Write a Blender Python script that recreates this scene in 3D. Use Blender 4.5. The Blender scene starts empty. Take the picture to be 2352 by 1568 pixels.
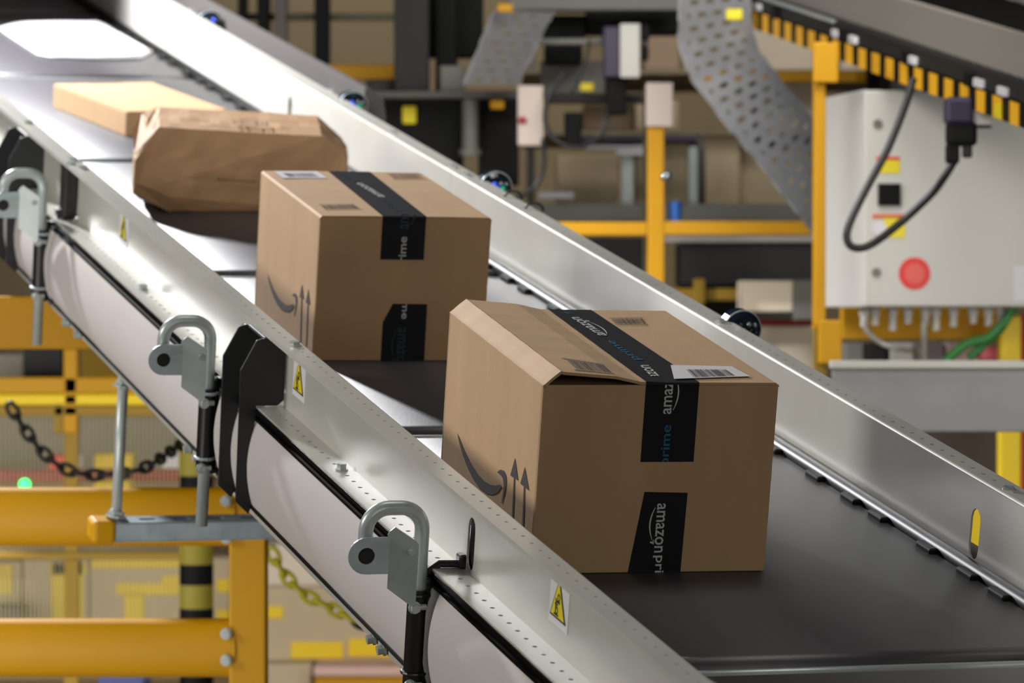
import bpy, bmesh, math, random
from mathutils import Vector, Matrix, noise
random.seed(7)
scene = bpy.context.scene
COL = scene.collection

# ------------------------------------------------------------------ camera
CZ = 1.65                       # eye height above the floor
F, PITCH = 8940.6, 0.0085       # focal length in pixels of the 2352 wide frame, pitch down (rad)
cam_d = bpy.data.cameras.new('camera')
cam = bpy.data.objects.new('camera', cam_d); COL.objects.link(cam)
cam.location = (0, 0, CZ)
cam.rotation_euler = (math.pi/2 - PITCH, 0, 0)
cam_d.sensor_width = 36.0
cam_d.lens = F*36.0/2352.0
cam_d.clip_start = 0.1; cam_d.clip_end = 100
cam_d.dof.use_dof = True
cam_d.dof.focus_distance = 4.55
cam_d.dof.aperture_fstop = 9.0
scene.camera = cam

# conveyor frame: x across, y uphill along the belt, z normal to the belt
XA = Vector((0.95041465, 0.31098553, 0.0))
DA = Vector((-0.30459695, 0.93089028, 0.20165315))
NA = Vector((0.06271121, -0.19165411, 0.979457))
OA = Vector((-0.04618393, 4.4, -0.30221821 + CZ))
MC = Matrix(((XA.x, DA.x, NA.x, OA.x), (XA.y, DA.y, NA.y, OA.y), (XA.z, DA.z, NA.z, OA.z), (0, 0, 0, 1)))

# ------------------------------------------------------------------ world and lights
world = bpy.data.worlds.new('hall_air'); scene.world = world
world.use_nodes = True
bg = world.node_tree.nodes['Background']
bg.inputs[0].default_value = (1.0, 0.97, 0.92, 1); bg.inputs[1].default_value = 0.16

def lamp(name, kind, loc, energy, color=(1, 1, 1), target=None, **kw):
    d = bpy.data.lights.new(name, kind); d.energy = energy; d.color = color
    for k, v in kw.items(): setattr(d, k, v)
    o = bpy.data.objects.new(name, d); COL.objects.link(o); o.location = loc
    if target is not None:
        o.rotation_euler = (Vector(target) - Vector(loc)).to_track_quat('-Z', 'Y').to_euler()
    return o
# work lamp over the far end of the conveyor, shining down the belt
lamp('scan_lamp', 'SPOT', MC @ Vector((-0.52, 4.4, 1.15)), 620, (0.97, 0.97, 1.0), MC @ Vector((0.35, 2.8, 0.0)),
     spot_size=math.radians(126), spot_blend=0.3, shadow_soft_size=0.08)
# fill lights added to brighten each area, no fixtures of the hall: (position, aim, power, spread)
for loc, aim, e, sp in (((-4.4, 3.9, 3.1), (0.0, 4.9, 1.4), 35, 100),       # aisle side, onto the conveyor's flank
                        ((0.7, 0.9, 2.0), (0.2, 4.5, 1.3), 2.6, 80),        # behind the camera
                        ((2.6, 4.2, 2.1), (1.15, 8.2, 1.8), 10.5, 80),         # onto the cabinet bay
                        ((-1.7, 4.7, 0.8), (-0.6, 8.6, 1.25), 8, 90),        # onto the goods lower left
                        ((0.9, 6.9, 3.4), (0.3, 10.2, 1.9), 18, 110),        # onto the racks in the middle
                        ((0.3, 4.8, 5.3), (0.3, 4.8, 0.0), 16, 130),         # overhead
                        ((-0.3, 12.6, 4.9), (-0.4, 16.0, 2.4), 45, 120),
                        ((-1.2, 3.4, 3.4), (0.9, 8.4, 2.35), 5.5, 36),
                        ((-2.1, 7.5, 1.0), (-0.5, 10.2, 0.95), 7, 100)):      #        # high, onto the overhead line and machinery    # washing the back wall
    lamp('fill_light', 'AREA', loc, e, (1.0, 0.97, 0.92), aim, shape='RECTANGLE', size=1.6, size_y=1.0, spread=math.radians(sp))

vs = scene.view_settings
vs.view_transform = 'Standard'; vs.look = 'None'; vs.gamma = 1.0; vs.exposure = 0.0
vs.use_curve_mapping = False

# ------------------------------------------------------------------ helpers
def lin(c):
    return tuple(((v/255)/12.92 if v/255 <= 0.04045 else ((v/255 + 0.055)/1.055)**2.4) for v in c)
MATS = {}
def mat(name, rgb, rough=0.5, metal=0.0, vary=0.0, scale=20.0, bump=0.0, bscale=200.0, spec=0.5, emit=0.0, alpha=1.0, stretch=(1, 1, 1), coat=0.0):
    if name in MATS: return MATS[name]
    m = bpy.data.materials.new(name); m.use_nodes = True
    nt = m.node_tree; b = nt.nodes['Principled BSDF']
    c = lin(rgb)
    b.inputs['Base Color'].default_value = (*c, 1)
    b.inputs['Roughness'].default_value = rough; b.inputs['Metallic'].default_value = metal
    b.inputs['Specular IOR Level'].default_value = spec
    b.inputs['Coat Weight'].default_value = coat
    if alpha < 1: b.inputs['Alpha'].default_value = alpha
    if emit:
        b.inputs['Emission Color'].default_value = (*c, 1); b.inputs['Emission Strength'].default_value = emit
    if vary or bump:
        tc = nt.nodes.new('ShaderNodeTexCoord'); mp = nt.nodes.new('ShaderNodeMapping')
        mp.inputs['Scale'].default_value = stretch
        nt.links.new(tc.outputs['Object'], mp.inputs[0])
    if vary:
        n = nt.nodes.new('ShaderNodeTexNoise'); n.inputs['Scale'].default_value = scale; n.inputs['Detail'].default_value = 6
        nt.links.new(mp.outputs[0], n.inputs['Vector'])
        r = nt.nodes.new('ShaderNodeValToRGB')
        r.color_ramp.elements[0].position = 0.3; r.color_ramp.elements[1].position = 0.7
        r.color_ramp.elements[0].color = (*[v*(1 - vary) for v in c], 1)
        r.color_ramp.elements[1].color = (*[min(1, v*(1 + vary)) for v in c], 1)
        nt.links.new(n.outputs['Fac'], r.inputs[0]); nt.links.new(r.outputs[0], b.inputs['Base Color'])
    if bump:
        n2 = nt.nodes.new('ShaderNodeTexNoise'); n2.inputs['Scale'].default_value = bscale; n2.inputs['Detail'].default_value = 4
        nt.links.new(mp.outputs[0], n2.inputs['Vector'])
        bp = nt.nodes.new('ShaderNodeBump'); bp.inputs['Strength'].default_value = bump; bp.inputs['Distance'].default_value = 0.001
        nt.links.new(n2.outputs['Fac'], bp.inputs['Height']); nt.links.new(bp.outputs[0], b.inputs['Normal'])
    MATS[name] = m
    return m

def link(name, bm, m, parent=None, smooth=False, matrix=None):
    bmesh.ops.recalc_face_normals(bm, faces=bm.faces[:])
    me = bpy.data.meshes.new(name); bm.to_mesh(me); bm.free()
    for p in me.polygons: p.use_smooth = smooth
    if m is not None: me.materials.append(m)
    o = bpy.data.objects.new(name, me); COL.objects.link(o)
    if parent is not None: o.parent = parent
    elif matrix is not None: o.matrix_world = matrix
    return o
def tag(o, label, cat, group=None):
    o['label'] = label; o['category'] = cat
    if group: o['group'] = group
    return o
def thing(name, label, cat, matrix, group=None):
    o = bpy.data.objects.new(name, None); COL.objects.link(o); o.matrix_world = matrix
    o.empty_display_size = 0.05
    return tag(o, label, cat, group)
def copy_tree(o, parent=None):
    c = o.copy(); COL.objects.link(c); c.parent = parent
    for ch in list(o.children): copy_tree(ch, c)
    return c
def box(bm, x0, x1, y0, y1, z0, z1, bev=0.0, seg=2):
    r = bmesh.ops.create_cube(bm, size=1.0)
    vsx = r['verts']
    for v in vsx:
        v.co = Vector(((x0 + x1)/2 + v.co.x*(x1 - x0), (y0 + y1)/2 + v.co.y*(y1 - y0), (z0 + z1)/2 + v.co.z*(z1 - z0)))
    if bev:
        es = list({e for v in vsx for e in v.link_edges})
        bmesh.ops.bevel(bm, geom=es, offset=bev, segments=seg, affect='EDGES', profile=0.5)
    return vsx
def boxbm(*a, **k):
    bm = bmesh.new(); box(bm, *a, **k); return bm
def tube(bm, pts, r, seg=12, closed=False, cap=True):
    pts = [Vector(p) for p in pts]; n = len(pts); rings = []
    up = None
    for i, p in enumerate(pts):
        if closed: t = (pts[(i+1) % n] - pts[i-1]).normalized()
        else: t = (pts[min(i+1, n-1)] - pts[max(i-1, 0)]).normalized()
        if up is None:
            a = Vector((0, 0, 1)) if abs(t.z) < 0.9 else Vector((1, 0, 0))
            up = (a - t*a.dot(t)).normalized()
        else:
            up = (up - t*up.dot(t)).normalized()
        s = t.cross(up)
        rr = r[i] if isinstance(r, (list, tuple)) else r
        rings.append([bm.verts.new(p + (up*math.cos(2*math.pi*k/seg) + s*math.sin(2*math.pi*k/seg))*rr) for k in range(seg)])
    for i in range(n if closed else n-1):
        a, b = rings[i], rings[(i+1) % n]
        for k in range(seg): bm.faces.new((a[k], a[(k+1) % seg], b[(k+1) % seg], b[k]))
    if cap and not closed:
        bm.faces.new(rings[0]); bm.faces.new(rings[-1][::-1])
def arc(c, r, a0, a1, n, fn):
    return [fn(c[0] + r*math.cos(a0 + (a1 - a0)*i/n), c[1] + r*math.sin(a0 + (a1 - a0)*i/n)) for i in range(n+1)]
def circ(cx, cy, r, n=8, ry=None):
    return [(cx + r*math.cos(2*math.pi*k/n), cy + (ry or r)*math.sin(2*math.pi*k/n)) for k in range(n)]
def stadium(cx, y0, y1, w, n=5):
    r = w/2
    return ([(cx + r*math.cos(a), y1 - r + r*math.sin(a)) for a in [math.pi*i/n for i in range(n+1)]] +
            [(cx + r*math.cos(a), y0 + r + r*math.sin(a)) for a in [math.pi + math.pi*i/n for i in range(n+1)]])
def plate(bm, outer, holes, th, fn):
    """flat sheet with holes: 2-D outline -> solid of thickness th; fn(u, v, w) -> 3-D"""
    t = bmesh.new(); loops = []
    for lp in [outer] + list(holes):
        vv = [t.verts.new((u, v, 0)) for u, v in lp]
        for i in range(len(vv)): t.edges.new((vv[i], vv[(i+1) % len(vv)]))
        loops.append(vv)
    bmesh.ops.triangle_fill(t, use_beauty=True, use_dissolve=False, edges=t.edges[:])
    t.verts.index_update()
    top = [bm.verts.new(fn(v.co.x, v.co.y, 0)) for v in t.verts]
    bot = [bm.verts.new(fn(v.co.x, v.co.y, th)) for v in t.verts] if th else None
    for f in t.faces:
        ix = [v.index for v in f.verts]
        bm.faces.new([top[i] for i in ix])
        if th: bm.faces.new([bot[i] for i in ix[::-1]])
    if th:
        for lp in loops:
            ix = [v.index for v in lp]
            for a, b in zip(ix, ix[1:] + ix[:1]): bm.faces.new((top[a], top[b], bot[b], bot[a]))
    t.free()
def pierced(bm, u0, u1, y0, y1, hu, centres, r, th, fn):
    """strip u0..u1 x y0..y1 with a row of round holes, each in its own cell"""
    cs = sorted(c for c in centres if y0 + r*1.5 < c < y1 - r*1.5)
    half = (cs[1] - cs[0])/2 if len(cs) > 1 else 0.015
    cuts = [y0]
    def solid(a, b):
        if b - a < 1e-5: return
        top = [bm.verts.new(fn(u, v, 0)) for u, v in ((u0, a), (u1, a), (u1, b), (u0, b))]
        bot = [bm.verts.new(fn(u, v, th)) for u, v in ((u0, a), (u1, a), (u1, b), (u0, b))]
        bm.faces.new(top); bm.faces.new(bot[::-1])
        for i, j in ((1, 2), (3, 0), (0, 1), (2, 3)): bm.faces.new((top[i], top[j], bot[j], bot[i]))
    prev = y0
    for c in cs:
        a, b = max(prev, c - half), min(y1, c + half)
        solid(prev, a)
        O = [(u1, c), (u1, b), (hu, b), (u0, b), (u0, c), (u0, a), (hu, a), (u1, a)]
        I = [(hu + r*math.cos(math.pi*k/4), c + r*math.sin(math.pi*k/4)) for k in range(8)]
        ot = [bm.verts.new(fn(*p, 0)) for p in O]; it = [bm.verts.new(fn(*p, 0)) for p in I]
        ob = [bm.verts.new(fn(*p, th)) for p in O]; ib = [bm.verts.new(fn(*p, th)) for p in I]
        for k in range(8):
            j = (k+1) % 8
            bm.faces.new((ot[k], ot[j], it[j], it[k])); bm.faces.new((ob[j], ob[k], ib[k], ib[j])); bm.faces.new((it[k], it[j], ib[j], ib[k]))
            if k in (0, 3, 4, 7): bm.faces.new((ot[j], ot[k], ob[k], ob[j]))
        prev = b
    solid(prev, y1)
def sweep(bm, prof, y0, y1, closed=True):
    """closed 2-D profile (x, z) extruded along y"""
    a = [bm.verts.new((x, y0, z)) for x, z in prof]; b = [bm.verts.new((x, y1, z)) for x, z in prof]
    n = len(prof)
    for i in range(n if closed else n-1): bm.faces.new((a[i], a[(i+1) % n], b[(i+1) % n], b[i]))
    if closed: bm.faces.new(a[::-1]); bm.faces.new(b)
def hexbolt(bm, c, ax, r, h, seg=6):
    c = Vector(c); ax = Vector(ax).normalized()
    tube(bm, [c, c + ax*h], r, seg)
    tube(bm, [c, c + ax*h*0.25], r*1.35, 12)
_font_cache = {}
def text_geo(body):
    """letters as flat polygons, normalised to width 1 x height 1 of their own bounding box"""
    if body in _font_cache: return _font_cache[body]
    cu = bpy.data.curves.new('t', 'FONT'); cu.body = body; cu.resolution_u = 3
    cu.offset = 0.012
    o = bpy.data.objects.new('t', cu); COL.objects.link(o)
    dg = bpy.context.evaluated_depsgraph_get(); dg.update()
    me = bpy.data.meshes.new_from_object(o.evaluated_get(dg))
    vv = [v.co.copy() for v in me.vertices]; ff = [tuple(p.vertices) for p in me.polygons]
    bpy.data.objects.remove(o); bpy.data.curves.remove(cu); bpy.data.meshes.remove(me)
    x0, x1 = min(v.x for v in vv), max(v.x for v in vv); y0, y1 = min(v.y for v in vv), max(v.y for v in vv)
    vv = [((v.x - x0)/(x1 - x0), (v.y - y0)/(y1 - y0)) for v in vv]
    _font_cache[body] = (vv, ff)
    return _font_cache[body]
def add_text(bm, body, org, e1, e2, u0=0.0, u1=1.0):
    """org + u*e1 + v*e2, clipped to u0..u1"""
    vv, ff = text_geo(body)
    t = bmesh.new(); L = [t.verts.new((u, v, 0)) for u, v in vv]
    for f in ff:
        try: t.faces.new([L[i] for i in f])
        except ValueError: pass
    for co, no in (((u0, 0, 0), (-1, 0, 0)), ((u1, 0, 0), (1, 0, 0))):
        bmesh.ops.bisect_plane(t, geom=t.verts[:] + t.edges[:] + t.faces[:], plane_co=co, plane_no=no, clear_outer=True)
    t.verts.index_update()
    N = [bm.verts.new(Vector(org) + Vector(e1)*v.co.x + Vector(e2)*v.co.y) for v in t.verts]
    for f in t.faces: bm.faces.new([N[v.index] for v in f.verts])
    t.free()
# rays through points of the photograph, used to read sizes off real planes
def ray(u, v):
    d = Vector(((u - 1176)/F, 1.0, -(v - 784)/F)); c, s = math.cos(PITCH), math.sin(PITCH)
    return Vector((d.x, d.y*c + d.z*s, -d.y*s + d.z*c))
def on(M, axis, val, u, v):
    Mi = M.inverted(); o = Mi @ Vector((0, 0, CZ)); d = Mi.to_3x3() @ ray(u, v)
    t = (val - o[axis])/d[axis]
    return o + d*t
def at(u, v, Y):
    d = ray(u, v); return Vector((0, 0, CZ)) + d*(Y/d.y)
def quad(bm, pts): bm.faces.new([bm.verts.new(p) for p in pts])

# ------------------------------------------------------------------ materials
M_RAIL = mat('rail_aluminium', (206, 204, 196), 0.27, 0.2, 0.04, 8, 0.04, 400)
M_COVER = mat('cover_white', (205, 198, 195), 0.42, 0.0, 0.02, 6, 0.02, 300)
M_STRIP = mat('dark_gloss_strip', (12, 12, 13), 0.22, 0.0, spec=0.4)
M_GUIDE = mat('guide_black', (12, 12, 13), 0.42, spec=0.3)
M_SEAL = mat('rubber_seal', (17, 16, 16), 0.6, spec=0.2)
M_BELT = mat('belt_rubber', (64, 62, 66), 0.47, 0.0, 0.08, 30, 0.25, 900, spec=1.0, stretch=(1, 0.15, 1))
M_STEEL = mat('zinc_steel', (180, 188, 186), 0.33, 0.25, 0.08, 40)
M_STEELD = mat('zinc_plate', (170, 184, 188), 0.42, 0.1, 0.15, 40)
M_BLACK = mat('black_plastic', (22, 22, 23), 0.38)
M_PLATE = mat('black_powder_coat', (30, 31, 34), 0.45)
M_DUCT = mat('grey_duct', (84, 80, 79), 0.5)
M_CARD = mat('cardboard', (186, 152, 112), 0.75, 0.0, 0.06, 14, 0.25, 700, stretch=(1, 1, 0.12))
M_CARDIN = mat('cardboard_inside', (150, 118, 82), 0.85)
M_KRAFT = mat('kraft_paper', (172, 136, 98), 0.7, 0.0, 0.07, 18, 0.3, 120)
M_TAPE = mat('tape_navy', (19, 21, 27), 0.5, spec=0.25)
M_TXW = mat('print_white', (196, 196, 194), 0.45)
M_TXB = mat('print_blue', (38, 98, 132), 0.45)
M_TXD = mat('print_dark_teal', (26, 56, 66), 0.45)
M_INK = mat('print_black', (48, 42, 40), 0.7)
M_INKB = mat('print_brown', (96, 72, 50), 0.7)
M_LABEL = mat('label_white', (222, 220, 224), 0.5)
M_POLY = mat('poly_mailer', (236, 236, 240), 0.35)
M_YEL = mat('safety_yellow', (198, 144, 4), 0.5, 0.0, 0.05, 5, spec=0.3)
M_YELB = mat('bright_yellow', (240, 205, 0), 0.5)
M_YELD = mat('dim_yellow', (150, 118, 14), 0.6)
M_STICK = mat('sticker_yellow', (232, 214, 10), 0.45)
M_RED = mat('red_paint', (150, 22, 24), 0.5)
M_REDL = mat('red_sign', (226, 52, 44), 0.5)
M_CAB = mat('cabinet_grey', (205, 203, 196), 0.5, 0.0, 0.02, 3)
M_DARK = mat('machine_black', (11, 11, 12), 0.65, spec=0.2)
M_DARK2 = mat('machine_charcoal', (38, 37, 36), 0.6, spec=0.3)
M_GREYM = mat('machine_grey', (112, 110, 104), 0.5)
M_TRAY = mat('galvanised_tray', (150, 152, 156), 0.45, 0.35, 0.08, 40)
M_CREAM = mat('cream_carton', (196, 178, 146), 0.7, 0.0, 0.05, 6)
M_CREAM2 = mat('pale_carton', (226, 212, 190), 0.7, 0.0, 0.04, 6)
M_BOARD = mat('grey_board', (150, 151, 150), 0.6, 0.0, 0.06, 8)
M_FLOOR = mat('concrete_floor', (120, 116, 108), 0.5, 0.0, 0.12, 3)
M_WALL = mat('hall_wall', (128, 112, 84), 0.8, 0.0, 0.08, 1.2)
M_CEIL = mat('hall_ceiling', (90, 88, 84), 0.8)
M_CHAINB = mat('chain_black', (24, 22, 20), 0.4)
M_CHAINY = mat('chain_yellow', (190, 180, 30), 0.45)
M_OLIVE = mat('olive_yellow', (150, 138, 40), 0.6)
M_GREEN = mat('green_hose', (52, 128, 60), 0.5)
M_PURPLE = mat('purple_device', (44, 36, 66), 0.4)
M_WIRE = mat('fence_wire', (176, 164, 120), 0.5)
M_GLED = mat('green_indicator', (60, 255, 120), 0.3, emit=2.5)
M_BLUE = mat('blue_cup', (40, 96, 178), 0.4)
M_LENS = mat('sensor_glass', (24, 34, 48), 0.12, spec=0.8)
M_LEDB = mat('led_blue', (70, 110, 255), 0.2, emit=0.55)
M_LEDG = mat('led_green', (20, 190, 130), 0.2, emit=0.4)
M_BEAD = mat('clear_bead', (150, 160, 165), 0.08, 0.8)

# ------------------------------------------------------------------ hall
def struct(name, bm, m, **k):
    o = link(name, bm, m, **k); o['kind'] = 'structure'; return o
struct('floor', boxbm(-9, 9, -3, 16, -0.1, 0), M_FLOOR)
struct('wall_back', boxbm(-9, 9, 16, 16.15, 0, 6), M_WALL)
struct('wall_left', boxbm(-9.15, -9, -3, 16, 0, 6), M_WALL)
struct('wall_right', boxbm(9, 9.15, -3, 16, 0, 6), M_WALL)
struct('ceiling', boxbm(-9, 9, -3, 16, 6, 6.1), M_CEIL)

# ------------------------------------------------------------------ conveyor
W, w, H, P = 0.6197, 0.0326, 0.1043, 1.07
S0, S1 = -2.14, 6.42
conv = thing('belt_conveyor', 'sloping grey belt conveyor with perforated metal side rails carrying the parcels', 'conveyor', MC)
# belts, one per module, rounded at both noses
def belt_bm(y0, y1):
    bm = bmesh.new(); r = 0.016; prof = []
    n = 8
    prof += [(y1 - r + r*math.sin(math.pi*i/n), -r + r*math.cos(math.pi*i/n)) for i in range(n+1)]
    prof += [(y0 + r - r*math.sin(math.pi*i/n), -r - r*math.cos(math.pi*i/n)) for i in range(n+1)]
    x0, x1 = 0.006, W - 0.024
    a = [bm.verts.new((x0, y, z)) for y, z in prof]; b = [bm.verts.new((x1, y, z)) for y, z in prof]
    for i in range(len(prof)):
        j = (i+1) % len(prof); bm.faces.new((a[i], a[j], b[j], b[i]))
    bm.faces.new(a); bm.faces.new(b[::-1])
    return bm
T0 = -0.372
for k in range(-1, 6):
    link('belt', belt_bm(T0 + k*P + 0.021, T0 + (k+1)*P - 0.021), M_BELT, conv, smooth=True)
for k in range(0, 6):
    bm = bmesh.new(); y = T0 + k*P
    tube(bm, [(0.004, y, -0.013), (W - 0.02, y, -0.013)], 0.0085, 16)
    link('transfer_roller', bm, M_STEEL, conv, smooth=True)
    bm = bmesh.new(); box(bm, 0.002, W - 0.002, y - 0.03, y + 0.03, -0.075, -0.055, 0.002)
    link('cross_tie', bm, M_DARK, conv)
# bed plate under the belts
link('bed_plate', boxbm(0.004, W - 0.004, S0 + 0.05, S1 - 0.05, -0.06, -0.045), M_DARK, conv)

def rail_bm(y0, y1, side, slots):
    """Z-shaped guard rail: pierced face, pierced top flange, pierced foot flange on the outside"""
    bm = bmesh.new(); th = 0.0025; r = 0.004
    sx = 1 if side > 0 else -1
    X0 = W if side > 0 else 0.0
    fx = lambda d: X0 + sx*d
    # face with stadium slots
    holes = [stadium(s, 0.006, 0.068, 0.026) for s in slots if y0 + 0.02 < s < y1 - 0.02]
    plate(bm, [(y0, 0.003), (y1, 0.003), (y1, H - r), (y0, H - r)], holes, th, lambda u, v, q: Vector((fx(q), u, v)))
    # rounded fold
    na = 5
    o_ = [(fx(r - r*math.cos(a)), H - r + r*math.sin(a)) for a in [math.pi/2*i/na for i in range(na+1)]]
    i_ = [(fx(r - (r - th)*math.cos(a)), H - r + (r - th)*math.sin(a)) for a in [math.pi/2*i/na for i in range(na+1)]]
    sweep(bm, o_ + i_[::-1], y0, y1)
    # top flange
    hp = 0.030
    ks = range(int(math.ceil((y0 + 0.012 - 0.022)/hp)), int((y1 - 0.012 - 0.022)/hp) + 1)
    pierced(bm, r, w, y0, y1, 0.0152, [0.022 + k*hp for k in ks], 0.0029, th, lambda u, v, q: Vector((fx(u), v, H - q)))
    # down-turned lip
    box(bm, *sorted((fx(w - th), fx(w))), y0, y1, H - 0.006, H - th*0.9)
    # foot flange
    pierced(bm, 0.0, 0.0396, y0, y1, 0.0195, [0.008 + k*hp for k in ks], 0.0032, th, lambda u, v, q: Vector((fx(u), v, 0.003 - q)))
    return bm
slots = [k*P for k in (-1, 0, 1, 3, 4, 5)]
joints = [-2.14, 2.14, 4.80, 6.42]
rails = []
for side in (-1, 1):
    js = [-2.14, 2.14, 6.42]
    for a, b in zip(js, js[1:]):
        o = link('guard_rail', rail_bm(a + 0.0012, b - 0.0012, side, slots), M_RAIL, conv)
        rails.append((side, a, b, o))
def rail_of(side, s):
    for sd, a, b, o in rails:
        if sd == side and a <= s < b: return o
# bolts on flanges and feet
def bolt(c, ax, r, h, par, m=M_STEEL):
    bm = bmesh.new(); hexbolt(bm, c, ax, r, h)
    return link('bolt', bm, m, par)
for s in (2.59, 2.2, 2.12, 0.752):
    bolt((-0.0152, s, H), (0, 0, 1), 0.0065, 0.006, rail_of(-1, s))
bolt((-0.026, 2.165, H), (0, 0, 1), 0.0065, 0.005, rail_of(-1, 2.165))
for s in (2.18, 2.10, 2.55, 0.90, -0.05): bolt((W + 0.0152, s, H), (0, 0, 1), 0.006, 0.005, rail_of(1, s))
for s in (1.625, 0.485, 2.9, -0.55): bolt((-0.0195, s, 0.003), (0, 0, 1), 0.006, 0.009, rail_of(-1, s))
# dark glossy slot strip along the top of the side beam, white bulging covers, seal and lower lip
bm = bmesh.new(); sweep(bm, [(-0.0405, 0.0), (-0.0405, -0.005), (-0.036, -0.006), (-0.036, -0.011), (-0.0405, -0.0125), (-0.0405, -0.0167), (-0.02, -0.0167), (-0.02, 0.0)], S0, S1)
link('slot_strip', bm, M_STRIP, conv)
def cover_bm(y0, y1):
    bm = bmesh.new(); n = 14; z0, z1 = -0.0175, -0.1316; prof = []
    for i in range(n+1):
        t = i/n; prof.append((-0.0395 - 0.0105*math.sin(math.pi*t)**0.8, z0 + (z1 - z0)*t))
    prof += [(-0.012, z1), (-0.012, z0)]
    sweep(bm, prof, y0, y1)
    return bm
def autosmooth(o, deg=35):
    me = o.data
    for p in me.polygons: p.use_smooth = True
    bm = bmesh.new(); bm.from_mesh(me)
    for e in bm.edges:
        if len(e.link_faces) == 2 and e.calc_face_angle(0) > math.radians(deg): e.smooth = False
    bm.to_mesh(me); bm.free()
cj = [-2.14, -1.06, 0.0, 1.035, 2.20, 3.3, 4.4, 5.5, 6.42]
for a, b in zip(cj, cj[1:]):
    o = link('side_cover', cover_bm(a + 0.012, b - 0.012), M_COVER, conv); autosmooth(o)
bm = bmesh.new(); sweep(bm, [(-0.041, -0.1318), (-0.041, -0.137), (-0.012, -0.137), (-0.012, -0.1318)], S0, S1)
link('rubber_seal', bm, M_SEAL, conv)
bm = bmesh.new(); sweep(bm, [(-0.034, -0.1372), (-0.034, -0.150), (-0.031, -0.150), (-0.031, -0.1372)], S0, S1)
link('lower_lip', bm, M_RAIL, conv)
link('beam_core', boxbm(-0.03, -0.004, S0 + 0.02, S1 - 0.02, -0.14, -0.004), M_DARK2, conv)
for s in (2.085, 1.99, 1.21, 1.155, 0.245, 0.20):
    bm = bmesh.new(); hexbolt(bm, (-0.036, s, -0.144), (-1, 0, -0.15), 0.006, 0.01)
    link('bolt', bm, M_STEEL, conv)
# right hand beam
link('side_beam', boxbm(W + 0.004, W + 0.034, S0 + 0.02, S1 - 0.02, -0.15, -0.003), M_COVER, conv)
# belt edge guide along the right rail, with its clips
bm = bmesh.new(); pr = [(W - 0.0225 + 0.0108*(1 - math.cos(a)), 0.0005 + 0.0115*math.sin(a)) for a in [math.pi*i/10 for i in range(11)]]
sweep(bm, pr + [(W - 0.001, -0.012), (W - 0.0225, -0.012)], S0 + 0.01, S1 - 0.01)
o = link('edge_guide', bm, M_GUIDE, conv); autosmooth(o, 50)
def clip_bm():
    bm = bmesh.new(); box(bm, -0.009, 0.003, -0.022, 0.022, -0.004, 0.0055, 0.003); return bm
c0 = None
for i in range(46):
    s = -0.52 + i*0.118 + (0.03 if i % 3 == 0 else 0)
    if c0 is None: c0 = link('guide_clip', clip_bm(), M_SEAL, conv)
    else: c0 = c0.copy(); COL.objects.link(c0)
    c0.location = (W - 0.024, s, 0.0012)
# grey cable duct hung outside the right rail at the far end
bm = bmesh.new()
sweep(bm, [(W + 0.082, 0.0), (W + 0.082, 0.122), (W + 0.090, 0.122), (W + 0.110, 0.108), (W + 0.119, 0.102), (W + 0.126, 0.069), (W + 0.126, 0.0)], 2.975, 6.3)
link('cable_duct', bm, M_DUCT, conv)
for s in (3.2, 4.4, 5.6): link('duct_bracket', boxbm(W + 0.0327, W + 0.0825, s, s + 0.03, 0.02, 0.08), M_STEEL, conv)
# warning stickers on the outside of the left rail
def sticker(s):
    p = link('warning_sticker', boxbm(-0.0031, -0.0025, s - 0.033, s + 0.029, 0.030, 0.092), M_LABEL, conv)
    bm = bmesh.new(); x = -0.0036
    tri = [(s - 0.027, 0.038), (s + 0.025, 0.038), (s + 0.0, 0.084)]
    plate(bm, tri, [], 0.0004, lambda u, v, q: Vector((x + q, u, v))); link('triangle_border', bm, M_INK, p)
    cx, cy = s - 0.0007, 0.0533
    tr2 = [(cx + (u - cx)*0.84, cy + (v - cy)*0.84) for u, v in tri]
    bm = bmesh.new(); plate(bm, tr2, [], 0.0004, lambda u, v, q: Vector((x - 0.0004 + q, u, v))); link('warning_triangle', bm, M_STICK, p)
    bm = bmesh.new(); xx = x - 0.0008
    for ring in ((s - 0.003, 0.062, 0.0045), (s + 0.002, 0.047, 0.0045)):
        plate(bm, circ(ring[0], ring[1], ring[2], 12), [circ(ring[0], ring[1], ring[2]*0.6, 10)], 0.0003, lambda u, v, q: Vector((xx + q, u, v)))
    for (a, b_, c_, d_) in ((s - 0.007, s + 0.004, 0.0555, 0.058), (s - 0.001, s + 0.008, 0.0525, 0.0545), (s - 0.004, s + 0.010, 0.0415, 0.0435), (s + 0.004, s + 0.0065, 0.044, 0.060)):
        plate(bm, [(a, c_), (b_, c_), (b_, d_), (a, d_)], [], 0.0003, lambda u, v, q: Vector((xx + q, u, v)))
    link('pictogram', bm, M_INK, p)
for s in (-0.311, 0.768, 1.853): sticker(s)
bm = bmesh.new(); box(bm, 0.0015, 0.004, -0.018, 0.018, 0.004, 0.072, 0.001); link('sensor_window', bm, M_BLACK, conv)
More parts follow.
